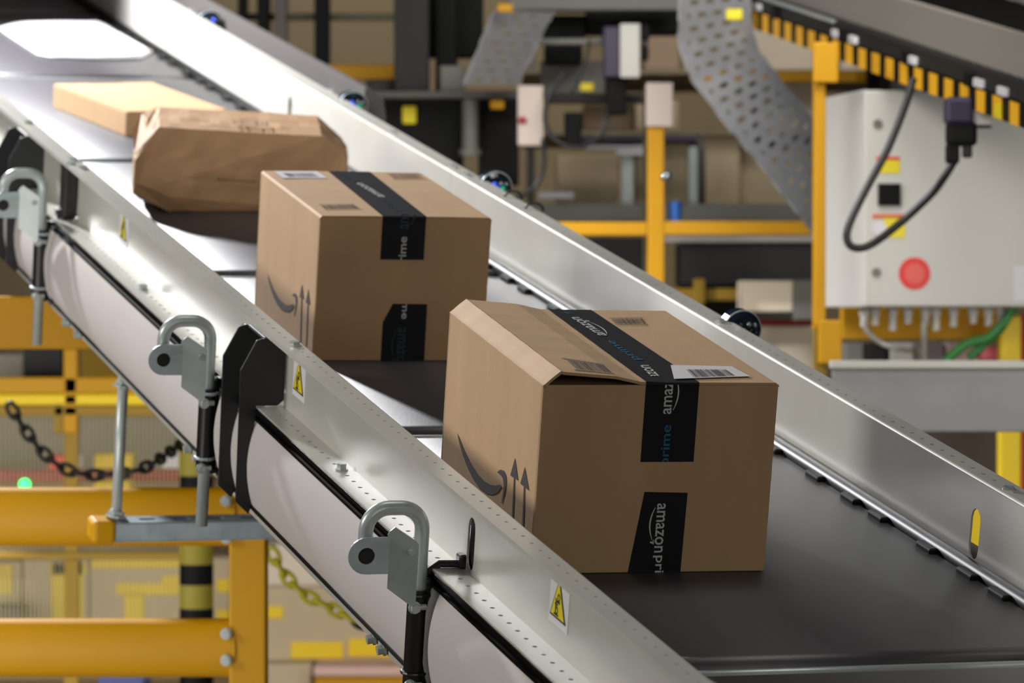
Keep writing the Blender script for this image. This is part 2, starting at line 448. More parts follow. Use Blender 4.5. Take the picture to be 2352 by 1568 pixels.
# black joint plates standing across the left beam
def joint_plate(s, pts):
    bm = bmesh.new()
    plate(bm, pts, [], 0.004, lambda u, v, q: Vector((u, s + q, v)))
    o = link('joint_plate', bm, M_PLATE, conv)
    bmesh_b = o.modifiers.new('bevel', 'BEVEL'); bmesh_b.width = 0.001; bmesh_b.segments = 2; bmesh_b.limit_method = 'ANGLE'
    return o
def px_plate(s, px): return [(on(MC, 1, s, *p).x, on(MC, 1, s, *p).z) for p in px]
inner = [(-0.0405, -0.1316)] + [(-0.0397 - 0.0107*math.sin(math.pi*t)**0.8, -0.1316 + 0.114*t) for t in (0.15, 0.3, 0.5, 0.7, 0.85)] + [(-0.041, -0.0165), (-0.041, 0.0045), (-0.012, 0.0045), (-0.0035, 0.012), (-0.0035, 0.097), (-0.030, 0.097)]
front = px_plate(0.835, [(600, 779), (590, 782), (553, 850), (541, 1152), (571, 1181)])
joint_plate(0.835, inner + front)
joint_plate(0.925, inner + [(x - 0.002, z) for x, z in front])
joint_plate(2.50, inner + front)
joint_plate(2.60, inner + [(x - 0.002, z) for x, z in front])
for s in (0.875, 2.54):
    bm = bmesh.new(); tube(bm, [(-0.032, s - 0.035, 0.094), (-0.032, s + 0.05, 0.094)], 0.003, 8); link('spacer_pin', bm, M_BLACK, conv)
# black splice tube at the rail joint
bm = bmesh.new(); box(bm, -0.029, -0.004, 2.205, 2.235, 0.0035, 0.099, 0.006, 3); box(bm, -0.034, -0.026, 2.222, 2.24, 0.0035, 0.018, 0.002)
link('splice_post', bm, M_BLACK, conv)
# hanging support channel with yellow end cap, threaded rod
ch = bmesh.new(); Mw = MC
def on_world(px, py, s, x): return on(MC, 0, x, px, py)
ys = on(MC, 0, -0.024, 284, 862).y; zc = on(MC, 1, ys, 262, 1193).z; xcap = on(MC, 1, ys, 262, 1210).x; xend = on(MC, 1, ys, 205, 1210).x
sup = bmesh.new()
box(sup, xcap - 0.004, W + 0.05, ys - 0.0205, ys + 0.0205, zc - 0.031, zc - 0.0285)
for d in (-0.0205, 0.018): box(sup, xcap - 0.004, W + 0.05, ys + d, ys + d + 0.0025, zc - 0.0295, zc)
holes = [[(a + u, ys + v) for u, v in stadium(0, -0.013, 0.013, 0.009)] for a in ()]
sl = []
for i in range(12):
    a = xcap + 0.052 + i*0.055
    sl.append([(a + v, ys + u) for u, v in stadium(0, -0.014, 0.014, 0.012)][::-1])
plate(sup, [(xcap - 0.004, ys - 0.0205), (W + 0.05, ys - 0.0205), (W + 0.05, ys + 0.0205), (xcap - 0.004, ys + 0.0205)], sl, 0.0025, lambda u, v, q: Vector((u, v, zc - q)))
# the channel hangs level: turn it back from the belt slope
def level(o, s):
    o.matrix_parent_inverse = Matrix.Identity(4)
    o.matrix_local = Matrix.Translation((0, s, zc)) @ Matrix.Rotation(-math.asin(DA.z), 4, 'X') @ Matrix.Translation((0, -s, -zc))
co = link('support_channel', sup, M_STEELD, conv)
bm = bmesh.new(); box(bm, xend, xcap, ys - 0.024, ys + 0.024, zc - 0.034, zc + 0.003, 0.008, 3)
link('end_cap', bm, M_YEL, co)
bm = bmesh.new(); rb, rt_ = on(MC, 1, ys, 266, 1190), on(MC, 1, ys, 285, 846); tube(bm, [rb - Vector((0, 0, 0.03)), rt_], 0.0085, 12); link('threaded_rod', bm, M_STEEL, conv, smooth=True)
for c_ in (rb + Vector((0, 0, 0.002)), rt_ - Vector((0, 0, 0.03))):
    bm = bmesh.new(); hexbolt(bm, c_, (0.15, 0.1, 1), 0.013, 0.01); link('nut', bm, M_STEEL, conv)
# legs of the conveyor frame, below and beyond the picture
for s, xs in ((-1.5, (0.0, W)),):
    for x in xs:
        p = MC @ Vector((x, s, -0.15)); Mi = MC.inverted()
        bm = bmesh.new(); box(bm, p.x - 0.03, p.x + 0.03, p.y - 0.03, p.y + 0.03, 0.0, p.z, 0.003)
        bm.transform(Mi); link('leg', bm, M_RAIL, conv)

for x in (-0.02, W + 0.02):
    p = MC @ Vector((x, 6.35, 0.0)); bm = bmesh.new(); tube(bm, [(p.x, p.y, p.z), (p.x, p.y, 6.0)], 0.01, 8); bm.transform(MC.inverted()); link('hanger_rod', bm, M_STEEL, conv)
# hood added out of view, keeps the work lamp off cabinet and far belt
lw = MC @ Vector((-0.52, 4.4, 1.15))
baffle = thing('lamp_baffle', 'grey hood added out of view to block the work lamp at the far end of the conveyor', 'lamp', Matrix.Translation(lw))
link('baffle_top', boxbm(-0.30, 0.32, -0.34, 0.36, 0.14, 0.15), M_DARK2, baffle)
link('baffle_side', boxbm(0.31, 0.32, -0.20, 0.30, -0.20, 0.14), M_DARK2, baffle)
link('baffle_back', boxbm(-0.30, 0.50, 0.35, 0.36, -0.30, 0.14), M_DARK2, baffle)
bm = bmesh.new(); tube(bm, [(0, 0, 0.15), (0, 0, 6.0 - lw.z)], 0.012, 10); link('hanger_rod', bm, M_DARK2, baffle)

# ------------------------------------------------------------------ sensor brackets with bent-tube guards
MB0 = MC @ Matrix.Translation((0, 0.022, 0))
BX_R = on(MB0, 1, 0, 967, 1260).x; BX_L = on(MB0, 1, 0, 840, 1225).x; BZ_T = on(MB0, 1, 0, 900, 1166).z; BE = on(MB0, 1, -0.0135, 842, 1277)
WING = [(p.x, p.z) for p in (on(MB0, 1, -0.019, *q) for q in ((894, 1319), (894, 1231), (900, 1222), (910, 1213), (955, 1242), (960, 1250), (952, 1385), (943, 1391), (892, 1354)))]
def bracket(s, label, arm):
    t = thing('sensor_bracket', label, 'bracket', MC @ Matrix.Translation((0, s, 0)), 'bent tube sensor guards along the left beam')
    xt, xl, zt, r = BX_R, BX_L, BZ_T, 0.026
    pts = [(xt, 0, -0.215), (xt, 0, zt - r)]
    pts += arc((xt - r, zt - r), r, 0, math.pi/2, 8, lambda a, b: (a, 0, b))[1:]
    pts += arc((xl + r, zt - r), r, math.pi/2, math.pi, 8, lambda a, b: (a, 0, b))
    pts += [(xl, 0.0, BE.z)]
    bm = bmesh.new(); tube(bm, pts, 0.0085, 16); link('guard_tube', bm, M_STEEL, t, smooth=True)
    # eye plate with rounded end and sensor hole
    cy, R, cx = BE.z, 0.0213, BE.x; xf = on(MB0, 1, -0.0135, 896, 1277).x
    out = [(xf, cy - R), (xf, cy + R)] + [(cx + R*math.cos(a), cy + R*math.sin(a)) for a in [math.pi/2 + math.pi*i/12 for i in range(13)]]
    bm = bmesh.new(); plate(bm, out, [circ(cx, cy, 0.0098, 14)], 0.003, lambda u, v, q: Vector((u, -0.0135 + q, v)))
    e = link('eye_plate', bm, M_STEELD, t)
    bm = bmesh.new(); tube(bm, [(cx, -0.011, cy), (cx, 0.012, cy)], 0.0097, 16); tube(bm, [(cx - 0.002, -0.0125, cy), (cx - 0.002, -0.0112, cy)], 0.006, 12); link('sensor_lens', bm, M_DARK2, e)
    # folded wing plate
    bm = bmesh.new(); x_f = WING[0][0]
    plate(bm, WING, [], 0.003, lambda u, v, q: Vector((u + q*0.3, -0.0135 - (u - x_f)*0.30 + q, v)))
    wg = link('wing_plate', bm, M_STEEL, t)
    bm = bmesh.new(); hexbolt(bm, (WING[5][0] - 0.008, -0.021, WING[5][1] - 0.008), (0, -1, 0), 0.0035, 0.004); link('screw', bm, M_STEEL, wg)
    # black clamp sleeve against the beam
    bm = bmesh.new(); tube(bm, [(xt, 0, -0.132), (xt, 0, -0.020)], 0.0122, 20); box(bm, xt + 0.002, -0.036, -0.004, 0.020, -0.142, -0.006, 0.006, 3); o = link('clamp_sleeve', bm, M_BLACK, t); autosmooth(o)
    for z in (-0.026, -0.118):
        bm = bmesh.new()
        tube(bm, [(xt + 0.0135*math.cos(k*math.pi/8), 0.0135*math.sin(k*math.pi/8), z) for k in range(16)], 0.0024, 8, closed=True)
        box(bm, xt + 0.008, -0.038, -0.006, 0.004, z - 0.002, z + 0.002)
        c = link('pipe_clamp', bm, M_STEELD if s > 0.5 else M_BLACK, t)
        bm = bmesh.new(); hexbolt(bm, (xt - 0.008, -0.0135, z - 0.012), (0, -1, 0), 0.0055, 0.008); tube(bm, [(xt - 0.014, -0.0135, z - 0.012), (xt + 0.006, -0.0135, z - 0.012)], 0.0035, 8); link('screw', bm, M_STEEL, c)
    if arm:
        bm = bmesh.new(); tube(bm, [(-0.045, 0.005, -0.004), (-0.030, 0.004, 0.0075), (-0.006, 0.002, 0.0075)], 0.0045, 10); box(bm, -0.010, 0.004, -0.008, 0.010, 0.0035, 0.020, 0.003)
        link('sensor_arm', bm, M_BLACK, t)
    return t
bracket(0.022, 'zinc bent-tube sensor bracket nearest the camera, beside the oval rail slot', True)
bracket(1.050, 'zinc bent-tube sensor bracket just left of the tall black joint plates', False)
bracket(2.245, 'zinc bent-tube sensor bracket at the left edge of the picture', False)

# round sensors behind the right flange
def eye(s, label, leds):
    t = thing('round_sensor', label, 'sensor', MC @ Matrix.Translation((W + 0.05, s, 0.092)), 'round sensors behind the right rail')
    bm = bmesh.new(); tube(bm, [(0, 0.02, 0), (0, -0.004, 0)], 0.027, 24); tube(bm, [(0, -0.004, 0), (0, -0.010, 0)], [0.027, 0.021], 24); link('housing', bm, M_LENS, t, smooth=False)
    bm = bmesh.new(); tube(bm, [(0.0275*math.cos(k*math.pi/14), -0.003, 0.0275*math.sin(k*math.pi/14)) for k in range(28)], 0.0013, 6, closed=True); link('rim', bm, M_STEEL, t, smooth=True)
    sp = [(-0.006, 0.008), (0.006, 0.009), (0.015, 0.008), (0.0, 0.001), (0.009, 0.001), (0.017, -0.002)]
    for (x, z), m in zip(sp, leds):
        bm = bmesh.new(); bmesh.ops.create_uvsphere(bm, u_segments=12, v_segments=8, radius=0.0042)
        bmesh.ops.translate(bm, verts=bm.verts[:], vec=(x, -0.0115, z)); link('light_bead', bm, m, t, smooth=True)
    bm = bmesh.new(); box(bm, -0.028, 0.006, 0.002, 0.010, -0.05, -0.02); link('mount', bm, M_STEEL, t)
eye(2.94, 'round blue-lit sensor behind the rail by the end of the grey duct', [M_LEDB, M_BEAD, M_BEAD, M_LEDB, M_LEDG, M_BEAD])
eye(2.048, 'round sensor with blue and green lights beside the rail joint', [M_LEDB, M_BEAD, M_BEAD, M_LEDB, M_LEDG, M_LENS])
eye(0.905, 'round dark sensor with two clear beads behind the near right rail', [M_LENS, M_BEAD, M_BEAD, M_LENS, M_LENS, M_LENS])
eye(4.10, 'round sensor at the far end of the overlit right rail', [M_LENS, M_LEDB, M_LENS, M_LENS, M_LENS, M_LENS])
for i, (s, lab) in enumerate(((1.89, 'small black cable loop on the right rail beside the blue-green sensor'), (1.78, 'small black cable loop standing up on the right rail edge, lower one'))):
    bm = bmesh.new(); tube(bm, [(0.014*math.cos(a), -0.004*math.cos(a), 0.012*math.sin(a)) for a in [math.pi*k/10 for k in range(11)]], 0.0022, 8)
    o = link('cable_loop', bm, M_BLACK, None, True, MC @ Matrix.Translation((W + 0.030, s, H - 0.002))); tag(o, lab, 'cable')

# ------------------------------------------------------------------ parcels
def decal(name, M, axis, val, px, m, parent, off=0.0006):
    """flat print on a face: outline read on the plane axis=val, lifted a little off the face"""
    bm = bmesh.new(); sg = -1 if axis in (0, 1) else 1
    pts = []
    for p in px:
        q = on(M, axis, val, *p); q[axis] = val + sg*off; pts.append(q)
    ax = [i for i in (0, 1, 2) if i != axis]
    outer = [(p[ax[0]], p[ax[1]]) for p in pts]
    def fn(u, v, q):
        r = Vector((0, 0, 0)); r[ax[0]] = u; r[ax[1]] = v; r[axis] = val + sg*off; return r
    plate(bm, outer, [], 0, fn)
    return link(name, bm, m, parent)
def barcode(name, M, val, quad_px, m, parent, seed, n=22, off=0.0009, frame=True):
    """bars across a quad given in photo pixels (bl, br, tr, tl) on the top face"""
    rnd = random.Random(seed); P_ = [on(M, 2, val, *p) for p in quad_px]
    for p in P_: p.z = val + off
    def bi(u, v): return (P_[0]*(1-u) + P_[1]*u)*(1-v) + (P_[3]*(1-u) + P_[2]*u)*v
    bm = bmesh.new(); u = 0.04
    while u < 0.95:
        wd = rnd.choice((0.012, 0.018, 0.03)); quad(bm, [bi(u, 0.1), bi(u + wd, 0.1), bi(u + wd, 0.9), bi(u, 0.9)]); u += wd + rnd.choice((0.014, 0.02, 0.03))
    if frame:
        quad(bm, [bi(0, 0.95), bi(1, 0.95), bi(1, 1.0), bi(0, 1.0)]); quad(bm, [bi(0, -0.05), bi(1, -0.05), bi(1, 0.0), bi(0, 0.0)])
    return link(name, bm, m, parent)
def carton_body(a, b, c, th=0.004):
    bm = bmesh.new()
    box(bm, 0, a, 0, th, 0, c); box(bm, 0, a, b - th, b, 0, c); box(bm, 0, th, th, b - th, 0, c); box(bm, a - th, a, th, b - th, 0, c); box(bm, th, a - th, th, b - th, 0, th)
    return bm
# --- near carton
A, B, C = 0.2819, 0.4078, 0.22
M1 = MC @ Matrix.Translation((0.0709, 0, 0.0005)) @ Matrix.Rotation(-0.0331, 4, 'Z')
c1 = thing('cardboard_box', 'larger brown carton in front, left flap lifting, dark tape and white label on top', 'box', M1, 'taped brown cartons')
body = link('carton_body', carton_body(A, B, C), M_CARD, c1)
bv = body.modifiers.new('bevel', 'BEVEL'); bv.width = 0.0012; bv.segments = 2; bv.limit_method = 'ANGLE'
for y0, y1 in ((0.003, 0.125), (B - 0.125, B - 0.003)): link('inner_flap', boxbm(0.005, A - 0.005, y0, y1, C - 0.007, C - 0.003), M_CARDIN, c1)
def flap(prof, y0, y1, th, n=20, wav=0.0):
    bm = bmesh.new()
    a = []
    for j in range(n+1):
        y = y0 + (y1 - y0)*j/n; k = math.sin(j*1.7)*wav
        a.append([(bm.verts.new((x, y, z + k)), bm.verts.new((x + 0.0008, y, z + k - th))) for x, z in prof])
    m_ = len(prof)
    for j in range(n):
        for i in range(m_-1):
            for q in (0, 1): bm.faces.new((a[j][i][q], a[j][i+1][q], a[j+1][i+1][q], a[j+1][i][q]))
        for i in (0, m_-1): bm.faces.new((a[j][i][0], a[j+1][i][0], a[j+1][i][1], a[j][i][1]))
    for j in (0, n):
        for i in range(m_-1): bm.faces.new((a[j][i][0], a[j][i+1][0], a[j][i+1][1], a[j][i][1]))
    return bm
q = on(M1, 1, 0.0, 1289, 852); fx_, fz_ = q.x, q.z
lprof = [(0.0, C - 0.0005), (fx_*0.12, C + 0.0012), (fx_*0.55, (C + fz_)/2 + 0.001), (fx_*0.93, fz_ - 0.001), (fx_, fz_), (fx_*1.12, fz_ - 0.0008), (0.085, C + 0.0105), (0.115, C + 0.004), (0.1405, C + 0.0028)]
link('lifted_flap', flap(lprof, 0.0, B, 0.0035, 24, 0.0002), M_CARD, c1)
link('flap', flap([(A, C + 0.0005), (A - 0.004, C + 0.003), (0.2, C + 0.0032), (0.142, C + 0.0028)], 0.0, B, 0.003), M_CARD, c1)
TZ = C + 0.0036
def flap_z(x):
    for (xa, za), (xb_, zb) in zip(lprof, lprof[1:]):
        if xa <= x <= xb_: return za + (zb - za)*(x - xa)/(xb_ - xa)
    return C
def tape_top(M, px_front, px_back, z, name='tape', lift=None):
    pass
def tape_strip(parent, x0, x1, z_top, B_, front_z, z_of=None, xb=None, nx=8):
    """tape along the closed seam and down over the front edge"""
    bm = bmesh.new(); xb = xb or (x0, x1); rows = []
    zf = z_of or (lambda x: z_top)
    def row(xa, xe, y, fz): return [bm.verts.new((xa + (xe - xa)*i/nx, y, fz(xa + (xe - xa)*i/nx))) for i in range(nx + 1)]
    for j in range(13):
        t = 1 - j/12
        rows.append(row(x0 + (xb[0]-x0)*t, x1 + (xb[1]-x1)*t, B_*t, zf))
    for dz, dy in ((-0.0006, -0.0008), (-0.0025, -0.0012)): rows.append(row(x0, x1, dy, lambda x: z_top + dz if not z_of else min(zf(x), z_top) + dz))
    for z in (z_top - 0.006, (z_top + front_z)/2, front_z): rows.append(row(x0, x1, -0.0007, lambda x: z))
    for a, b in zip(rows, rows[1:]):
        for i in range(nx): bm.faces.new((a[i], a[i+1], b[i+1], b[i]))
    o = link('tape', bm, M_TAPE, parent)
    s = o.modifiers.new('solid', 'SOLIDIFY'); s.thickness = 0.0002
    return o
x0 = on(M1, 1, 0, 1478, 960).x; x1 = on(M1, 1, 0, 1600, 960).x
fzb = on(M1, 1, 0, 1530, 1060).z
tp = tape_strip(c1, x0, x1, TZ, B, fzb, z_of=lambda x: max(TZ, flap_z(x) + 0.0008), xb=(on(M1, 2, TZ, 1262, 713).x, on(M1, 2, TZ, 1372, 721).x))
lowt = decal('tape', M1, 1, 0.0, [(1480, 1129), (1579, 1131), (1562, 1316), (1441, 1316)], M_TAPE, c1, 0.0007)
ppm = 1973.0
def vtext(parent, M, words, off, up=True):
    """words on the front face, each (body, material, px x of baseline side, px y start, px y end, width px, clip)"""
    for body_, m, bx, y0, y1, hpx, u0, u1 in words:
        p = on(M, 1, 0.0, bx, y0); e = on(M, 1, 0.0, bx + (y1 - y0)*-0.075, y1)
        p.y = e.y = -off
        e1 = e - p; hh = on(M, 1, 0.0, bx + hpx, y0); hh.y = -off
        bm = bmesh.new(); add_text(bm, body_, p, e1, hh - p, u0, u1)
        link('printed_word', bm, m, parent)
def smile_arc(bm, p, e1, e2):
    """smile arrow under a word: p origin, e1 along reading direction, e2 up"""
    n = 12; top, bot = [], []
    for i in range(n+1):
        t = i/n; u = 0.08 + 0.72*t; d = -0.45*math.sin(math.pi*t)**0.9; th_ = 0.02 + 0.16*math.sin(math.pi*min(1, t*0.9 + 0.1))
        top.append(p + e1*u + e2*(d - 0.15)); bot.append(p + e1*u + e2*(d - 0.15 - th_))
    vt = [bm.verts.new(q) for q in top]; vb = [bm.verts.new(q) for q in bot]
    for i in range(n): bm.faces.new((vt[i], vt[i+1], vb[i+1], vb[i]))
    a = p + e1*0.80 + e2*(-0.12)
    for pts in ([(-0.07, 0.02), (0.035, 0.05), (0.03, 0.0), (-0.06, -0.04)], [(0.035, 0.05), (0.0, -0.42), (-0.03, -0.38), (-0.01, 0.0)]):
        quad(bm, [a + e1*u + e2*v for u, v in pts])
# reading upwards on the upper strip: letters' feet to the right, so 'up' is towards -x
def up_word(parent, M, body_, m, foot_px, y_start, y_end, height_px, u0, u1, off, smile=None):
    p = on(M, 1, 0.0, foot_px, y_start); q_ = on(M, 1, 0.0, foot_px, y_end); hgt = on(M, 1, 0.0, foot_px - height_px, y_start)
    e1 = Vector((0, 0, q_.z - p.z)); e2 = Vector((hgt.x - p.x, 0, 0)); p = Vector((p.x, -off, p.z))
    bm = bmesh.new(); add_text(bm, body_, p, e1, e2, u0, u1)
    if smile: smile_arc(bm, p, e1, e2) if smile == 1 else None
    if smile == 1: bmesh.ops.bisect_plane(bm, geom=bm.verts[:] + bm.edges[:] + bm.faces[:], plane_co=p + e1*u1, plane_no=e1, clear_outer=True)
    return link('printed_word', bm, m, parent)
def down_word(parent, M, body_, m, foot_px, y_start, y_end, height_px, u0, u1, off, smile=False):
    p = on(M, 1, 0.0, foot_px, y_start); q_ = on(M, 1, 0.0, foot_px, y_end); hgt = on(M, 1, 0.0, foot_px + height_px, y_start)
    e1 = Vector((0, 0, q_.z - p.z)); e2 = Vector((hgt.x - p.x, 0, 0)); p = Vector((p.x, -off, p.z))
    bm = bmesh.new(); add_text(bm, body_, p, e1, e2, u0, u1)
    if smile: smile_arc(bm, p, e1, e2)
    return link('printed_word', bm, m, parent)
OFF = 0.0013
up_word(tp, M1, 'amazon', M_TXW, 1541, 950, 838, 19, 0.0, 0.60, OFF, smile=1)
up_word(tp, M1, 'prime', M_TXB, 1541, 1068, 975, 27, 0.085, 1.0, OFF)
down_word(lowt, M1, 'amazon', M_TXW, 1509, 1155, 1268, 20, 0.0, 1.0, OFF, smile=True)
down_word(lowt, M1, 'prime', M_TXW, 1499, 1275, 1363, 27, 0.0, 0.46, OFF)
def top_word(parent, M, z, body_, m, px0, px1, hgt, u0=0.0, u1=1.0, smile=False):
    """word on the top face reading away from the camera, feet to the right"""
    p = on(M, 2, z, *px0); q_ = on(M, 2, z, *px1); p.z = q_.z = z
    e1 = q_ - p; e2 = Vector((-hgt, 0, 0))
    bm = bmesh.new(); add_text(bm, body_, p, e1, e2, u0, u1)
    if smile: smile_arc(bm, p, e1, e2)
    link('printed_word', bm, m, parent)
ZT = TZ + 0.0006
top_word(tp, M1, ZT, 'amazon', M_TXW, (1536, 884), (1490, 838), 0.011, 0.45, 1.0)
top_word(tp, M1, ZT, 'prime', M_TXB, (1478, 826), (1413, 782), 0.013)
top_word(tp, M1, ZT, 'amazon', M_TXW, (1396, 770), (1330, 728), 0.011, smile=True)
top_word(tp, M1, ZT, 'prime', M_TXB, (1320, 720), (1300, 712), 0.012, 0.0, 0.5)
lab = decal('shipping_label', M1, 2, C + 0.0036, [(1548, 872), (1723, 866), (1680, 843), (1540, 840)], M_LABEL, c1, 0.0012)
barcode('barcode', M1, C + 0.0048, [(1592, 869), (1692, 865), (1666, 848), (1570, 847)], M_INK, lab, 3, frame=False)
barcode('barcode', M1, C + 0.0036, [(1412, 746), (1489, 746), (1478, 730), (1398, 731)], M_INK, c1, 4)
# barcode on the lifted flap
bm = bmesh.new(); rnd = random.Random(9)
pa = [on(M1, 2, C + 0.013, *p) for p in ((1318, 851), (1410, 853), (1388, 832), (1290, 825))]
def bi(u, v):
    r = (pa[0]*(1-u) + pa[1]*u)*(1-v) + (pa[3]*(1-u) + pa[2]*u)*v
    return Vector((r.x, r.y, flap_z(r.x) + 0.0008))
u = 0.1
while u < 0.96:
    wd = rnd.choice((0.012, 0.02, 0.03)); quad(bm, [bi(u, 0.08), bi(u + wd, 0.08), bi(u + wd, 0.92), bi(u, 0.92)]); u += wd + rnd.choice((0.014, 0.02, 0.03))
for i in range(12):
    quad(bm, [bi(i/12, -0.08), bi((i+1)/12, -0.08), bi((i+1)/12, -0.02), bi(i/12, -0.02)]); quad(bm, [bi(i/12, 0.98), bi((i+1)/12, 0.98), bi((i+1)/12, 1.03), bi(i/12, 1.03)])
link('barcode', bm, M_INK, c1)
# print on the left face: half of a smile arrow and two 'this side up' arrows
crescent1 = [(1051, 994), (1056, 1018), (1064, 1045), (1075, 1074), (1088, 1100), (1102, 1121), (1118, 1133), (1132, 1136), (1144, 1131), (1153, 1118), (1150, 1112), (1140, 1115), (1128, 1113), (1114, 1105), (1098, 1088), (1082, 1064), (1068, 1036), (1058, 1010)]
hook1 = [(1143, 1084), (1150, 1078), (1159, 1081), (1164, 1093), (1164, 1110), (1160, 1133), (1154, 1155), (1152, 1154), (1156, 1133), (1158, 1112), (1156, 1098), (1150, 1090)]
decal('printed_smile', M1, 0, 0.0, crescent1, M_INK, c1); decal('printed_smile', M1, 0, 0.0, hook1, M_INK, c1)
decal('printed_arrow', M1, 0, 0.0, [(1184, 1051), (1173, 1091), (1181, 1097), (1175.5, 1200), (1179, 1204), (1184, 1098), (1191, 1103)], M_INK, c1)
decal('printed_arrow', M1, 0, 0.0, [(1206.5, 1072), (1196, 1110), (1204, 1117), (1199, 1228), (1202.5, 1230), (1207, 1119), (1216, 1126)], M_INK, c1)
# --- second carton
A2, B2, C2 = 0.2506, 0.3743, 0.2079
M2 = MC @ Matrix.Translation((0.115, 1.1318, 0.0005)) @ Matrix.Rotation(-0.0239, 4, 'Z')
c2 = thing('cardboard_box', 'smaller closed brown carton, middle of the belt, dark tape over its square top', 'box', M2, 'taped brown cartons')
body = link('carton_body', carton_body(A2, B2, C2 - 0.003), M_CARD, c2)
bv = body.modifiers.new('bevel', 'BEVEL'); bv.width = 0.0012; bv.segments = 2; bv.limit_method = 'ANGLE'
xm = on(M2, 2, C2, 905, 492).x
link('flap', flap([(0.0, C2 - 0.004), (0.003, C2 - 0.0006), (0.06, C2), (xm, C2)], 0.0, B2, 0.0028), M_CARD, c2)
link('flap', flap([(A2, C2 - 0.004), (A2 - 0.003, C2 - 0.0006), (0.19, C2), (xm + 0.001, C2)], 0.0, B2, 0.0028), M_CARD, c2)
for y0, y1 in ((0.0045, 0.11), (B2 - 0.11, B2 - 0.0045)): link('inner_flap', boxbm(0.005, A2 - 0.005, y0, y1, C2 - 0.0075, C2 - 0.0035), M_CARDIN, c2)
x0 = on(M2, 1, 0, 876, 545).x; x1 = on(M2, 1, 0, 976, 545).x
tp2 = tape_strip(c2, x0, x1, C2 + 0.0005, B2, on(M2, 1, 0, 925, 596).z, xb=(on(M2, 2, C2, 750, 391).x, on(M2, 2, C2, 848, 394).x))
lowt2 = decal('tape', M2, 1, 0.0, [(902, 697), (981, 698), (974, 828), (874, 828), (879, 740)], M_TAPE, c2, 0.0007)
up_word(tp2, M2, 'amazon', M_TXD, 938, 526, 430, 19, 0.0, 0.36, OFF, smile=1)
up_word(tp2, M2, 'prime', M_TXW, 936, 618, 543, 23, 0.29, 1.0, OFF)
down_word(lowt2, M2, 'prime', M_TXW, 921, 655, 732, 20, 0.545, 1.0, OFF)
down_word(lowt2, M2, 'amazon', M_TXD, 914, 752, 846, 18, 0.0, 0.80, OFF, smile=True)
ZT2 = C2 + 0.0011
top_word(tp2, M2, ZT2, 'prime', M_TXD, (925, 484), (884, 454), 0.012)
top_word(tp2, M2, ZT2, 'amazon', M_TXW, (886, 452), (832, 420), 0.010)
top_word(tp2, M2, ZT2, 'prime', M_TXD, (828, 416), (782, 392), 0.012)
lab2 = decal('shipping_label', M2, 2, C2, [(650, 410), (752, 410), (728, 394), (628, 394)], M_LABEL, c2, 0.0008)
barcode('barcode', M2, C2 + 0.0010, [(662, 407), (738, 407), (720, 397), (645, 397)], M_GREYM, lab2, 5, frame=False)
barcode('barcode', M2, C2, [(746, 482), (832, 481), (812, 469), (730, 470)], M_INKB, c2, 6)
barcode('barcode', M2, C2, [(903, 412), (980, 411), (962, 398), (886, 399)], M_INKB, c2, 7)
crescent2 = [(615.5, 628), (618, 646), (623, 664), (630, 684), (638, 700), (647, 711), (656, 716), (665, 716), (672, 711), (676, 702), (674, 698), (666, 701), (658, 700), (648, 693), (637, 679), (627, 660), (620, 642)]
hook2 = [(671, 680), (675, 674), (680, 674), (683.5, 682), (683, 694), (680, 710), (676.5, 725), (675.5, 724), (678, 710), (680, 694), (679, 684), (675, 679)]
decal('printed_smile', M2, 0, 0.0, crescent2, M_INK, c2); decal('printed_smile', M2, 0, 0.0, hook2, M_INK, c2)
decal('printed_arrow', M2, 0, 0.0, [(694.5, 652), (688.5, 682), (692.5, 684), (689.5, 790), (691.5, 792), (694.8, 685), (699, 687)], M_INK, c2)
decal('printed_arrow', M2, 0, 0.0, [(709, 663), (702.5, 694), (707, 697), (703, 795), (705, 797), (709.2, 698), (713.5, 700)], M_INK, c2)
# --- flat carton
M3 = MC @ Matrix.Translation((0.275, 3.113, 0.0005)) @ Matrix.Rotation(math.radians(11.5), 4, 'Z')
c3 = thing('flat_carton', 'thin flat brown carton lying under the bright lamp light', 'box', M3)
a3, b3, h3 = 0.212, 0.356, 0.0475
bm = boxbm(0, a3, 0, b3, 0, h3 - 0.0022, 0.0015); link('carton_body', bm, M_CARD, c3)
bm = bmesh.new(); plate(bm, [(0.001, 0.001), (a3 - 0.001, 0.001), (a3 - 0.001, b3 - 0.001), (a3*0.7, b3 - 0.001), (a3*0.68, b3 - 0.006), (a3*0.36, b3 - 0.006), (a3*0.34, b3 - 0.001), (0.001, b3 - 0.001)], [], 0.002, lambda u, v, q: Vector((u, v, h3 - q)))
link('lid', bm, M_CARD, c3)
# --- brown paper bag: faceted and creased
M4 = MC @ Matrix.Translation((0, 2.29, 0.001))
c4 = thing('paper_bag', 'folded brown paper parcel bag lying across the belt', 'paper bag', M4)
def P4(px, py, y): 
    q = on(M4, 1, y, px, py); return Vector((q.x, y, max(0.0, q.z)))
fr = [P4(304, 444, 0.0), P4(311, 372, 0.01), P4(366, 291, 0.02), P4(738, 313, 0.02), P4(793, 345, 0.03), P4(800, 392, 0.03)]
pts = fr + [Vector((0.175, 0.02, 0)), Vector((0.455, 0.03, 0)), Vector((0.50, 0.10, 0.01)), Vector((0.135, 0.08, 0.012)),
            P4(366, 246, 0.24), P4(728, 266, 0.24), P4(770, 300, 0.24), P4(797, 335, 0.16),
            Vector((0.165, 0.26, 0.07)), Vector((0.165, 0.25, 0.012)), Vector((0.53, 0.24, 0.02)), Vector((0.22, 0.27, 0)), Vector((0.48, 0.26, 0))]
bm = bmesh.new()
vv = [bm.verts.new(p) for p in pts]
r_ = bmesh.ops.convex_hull(bm, input=vv)
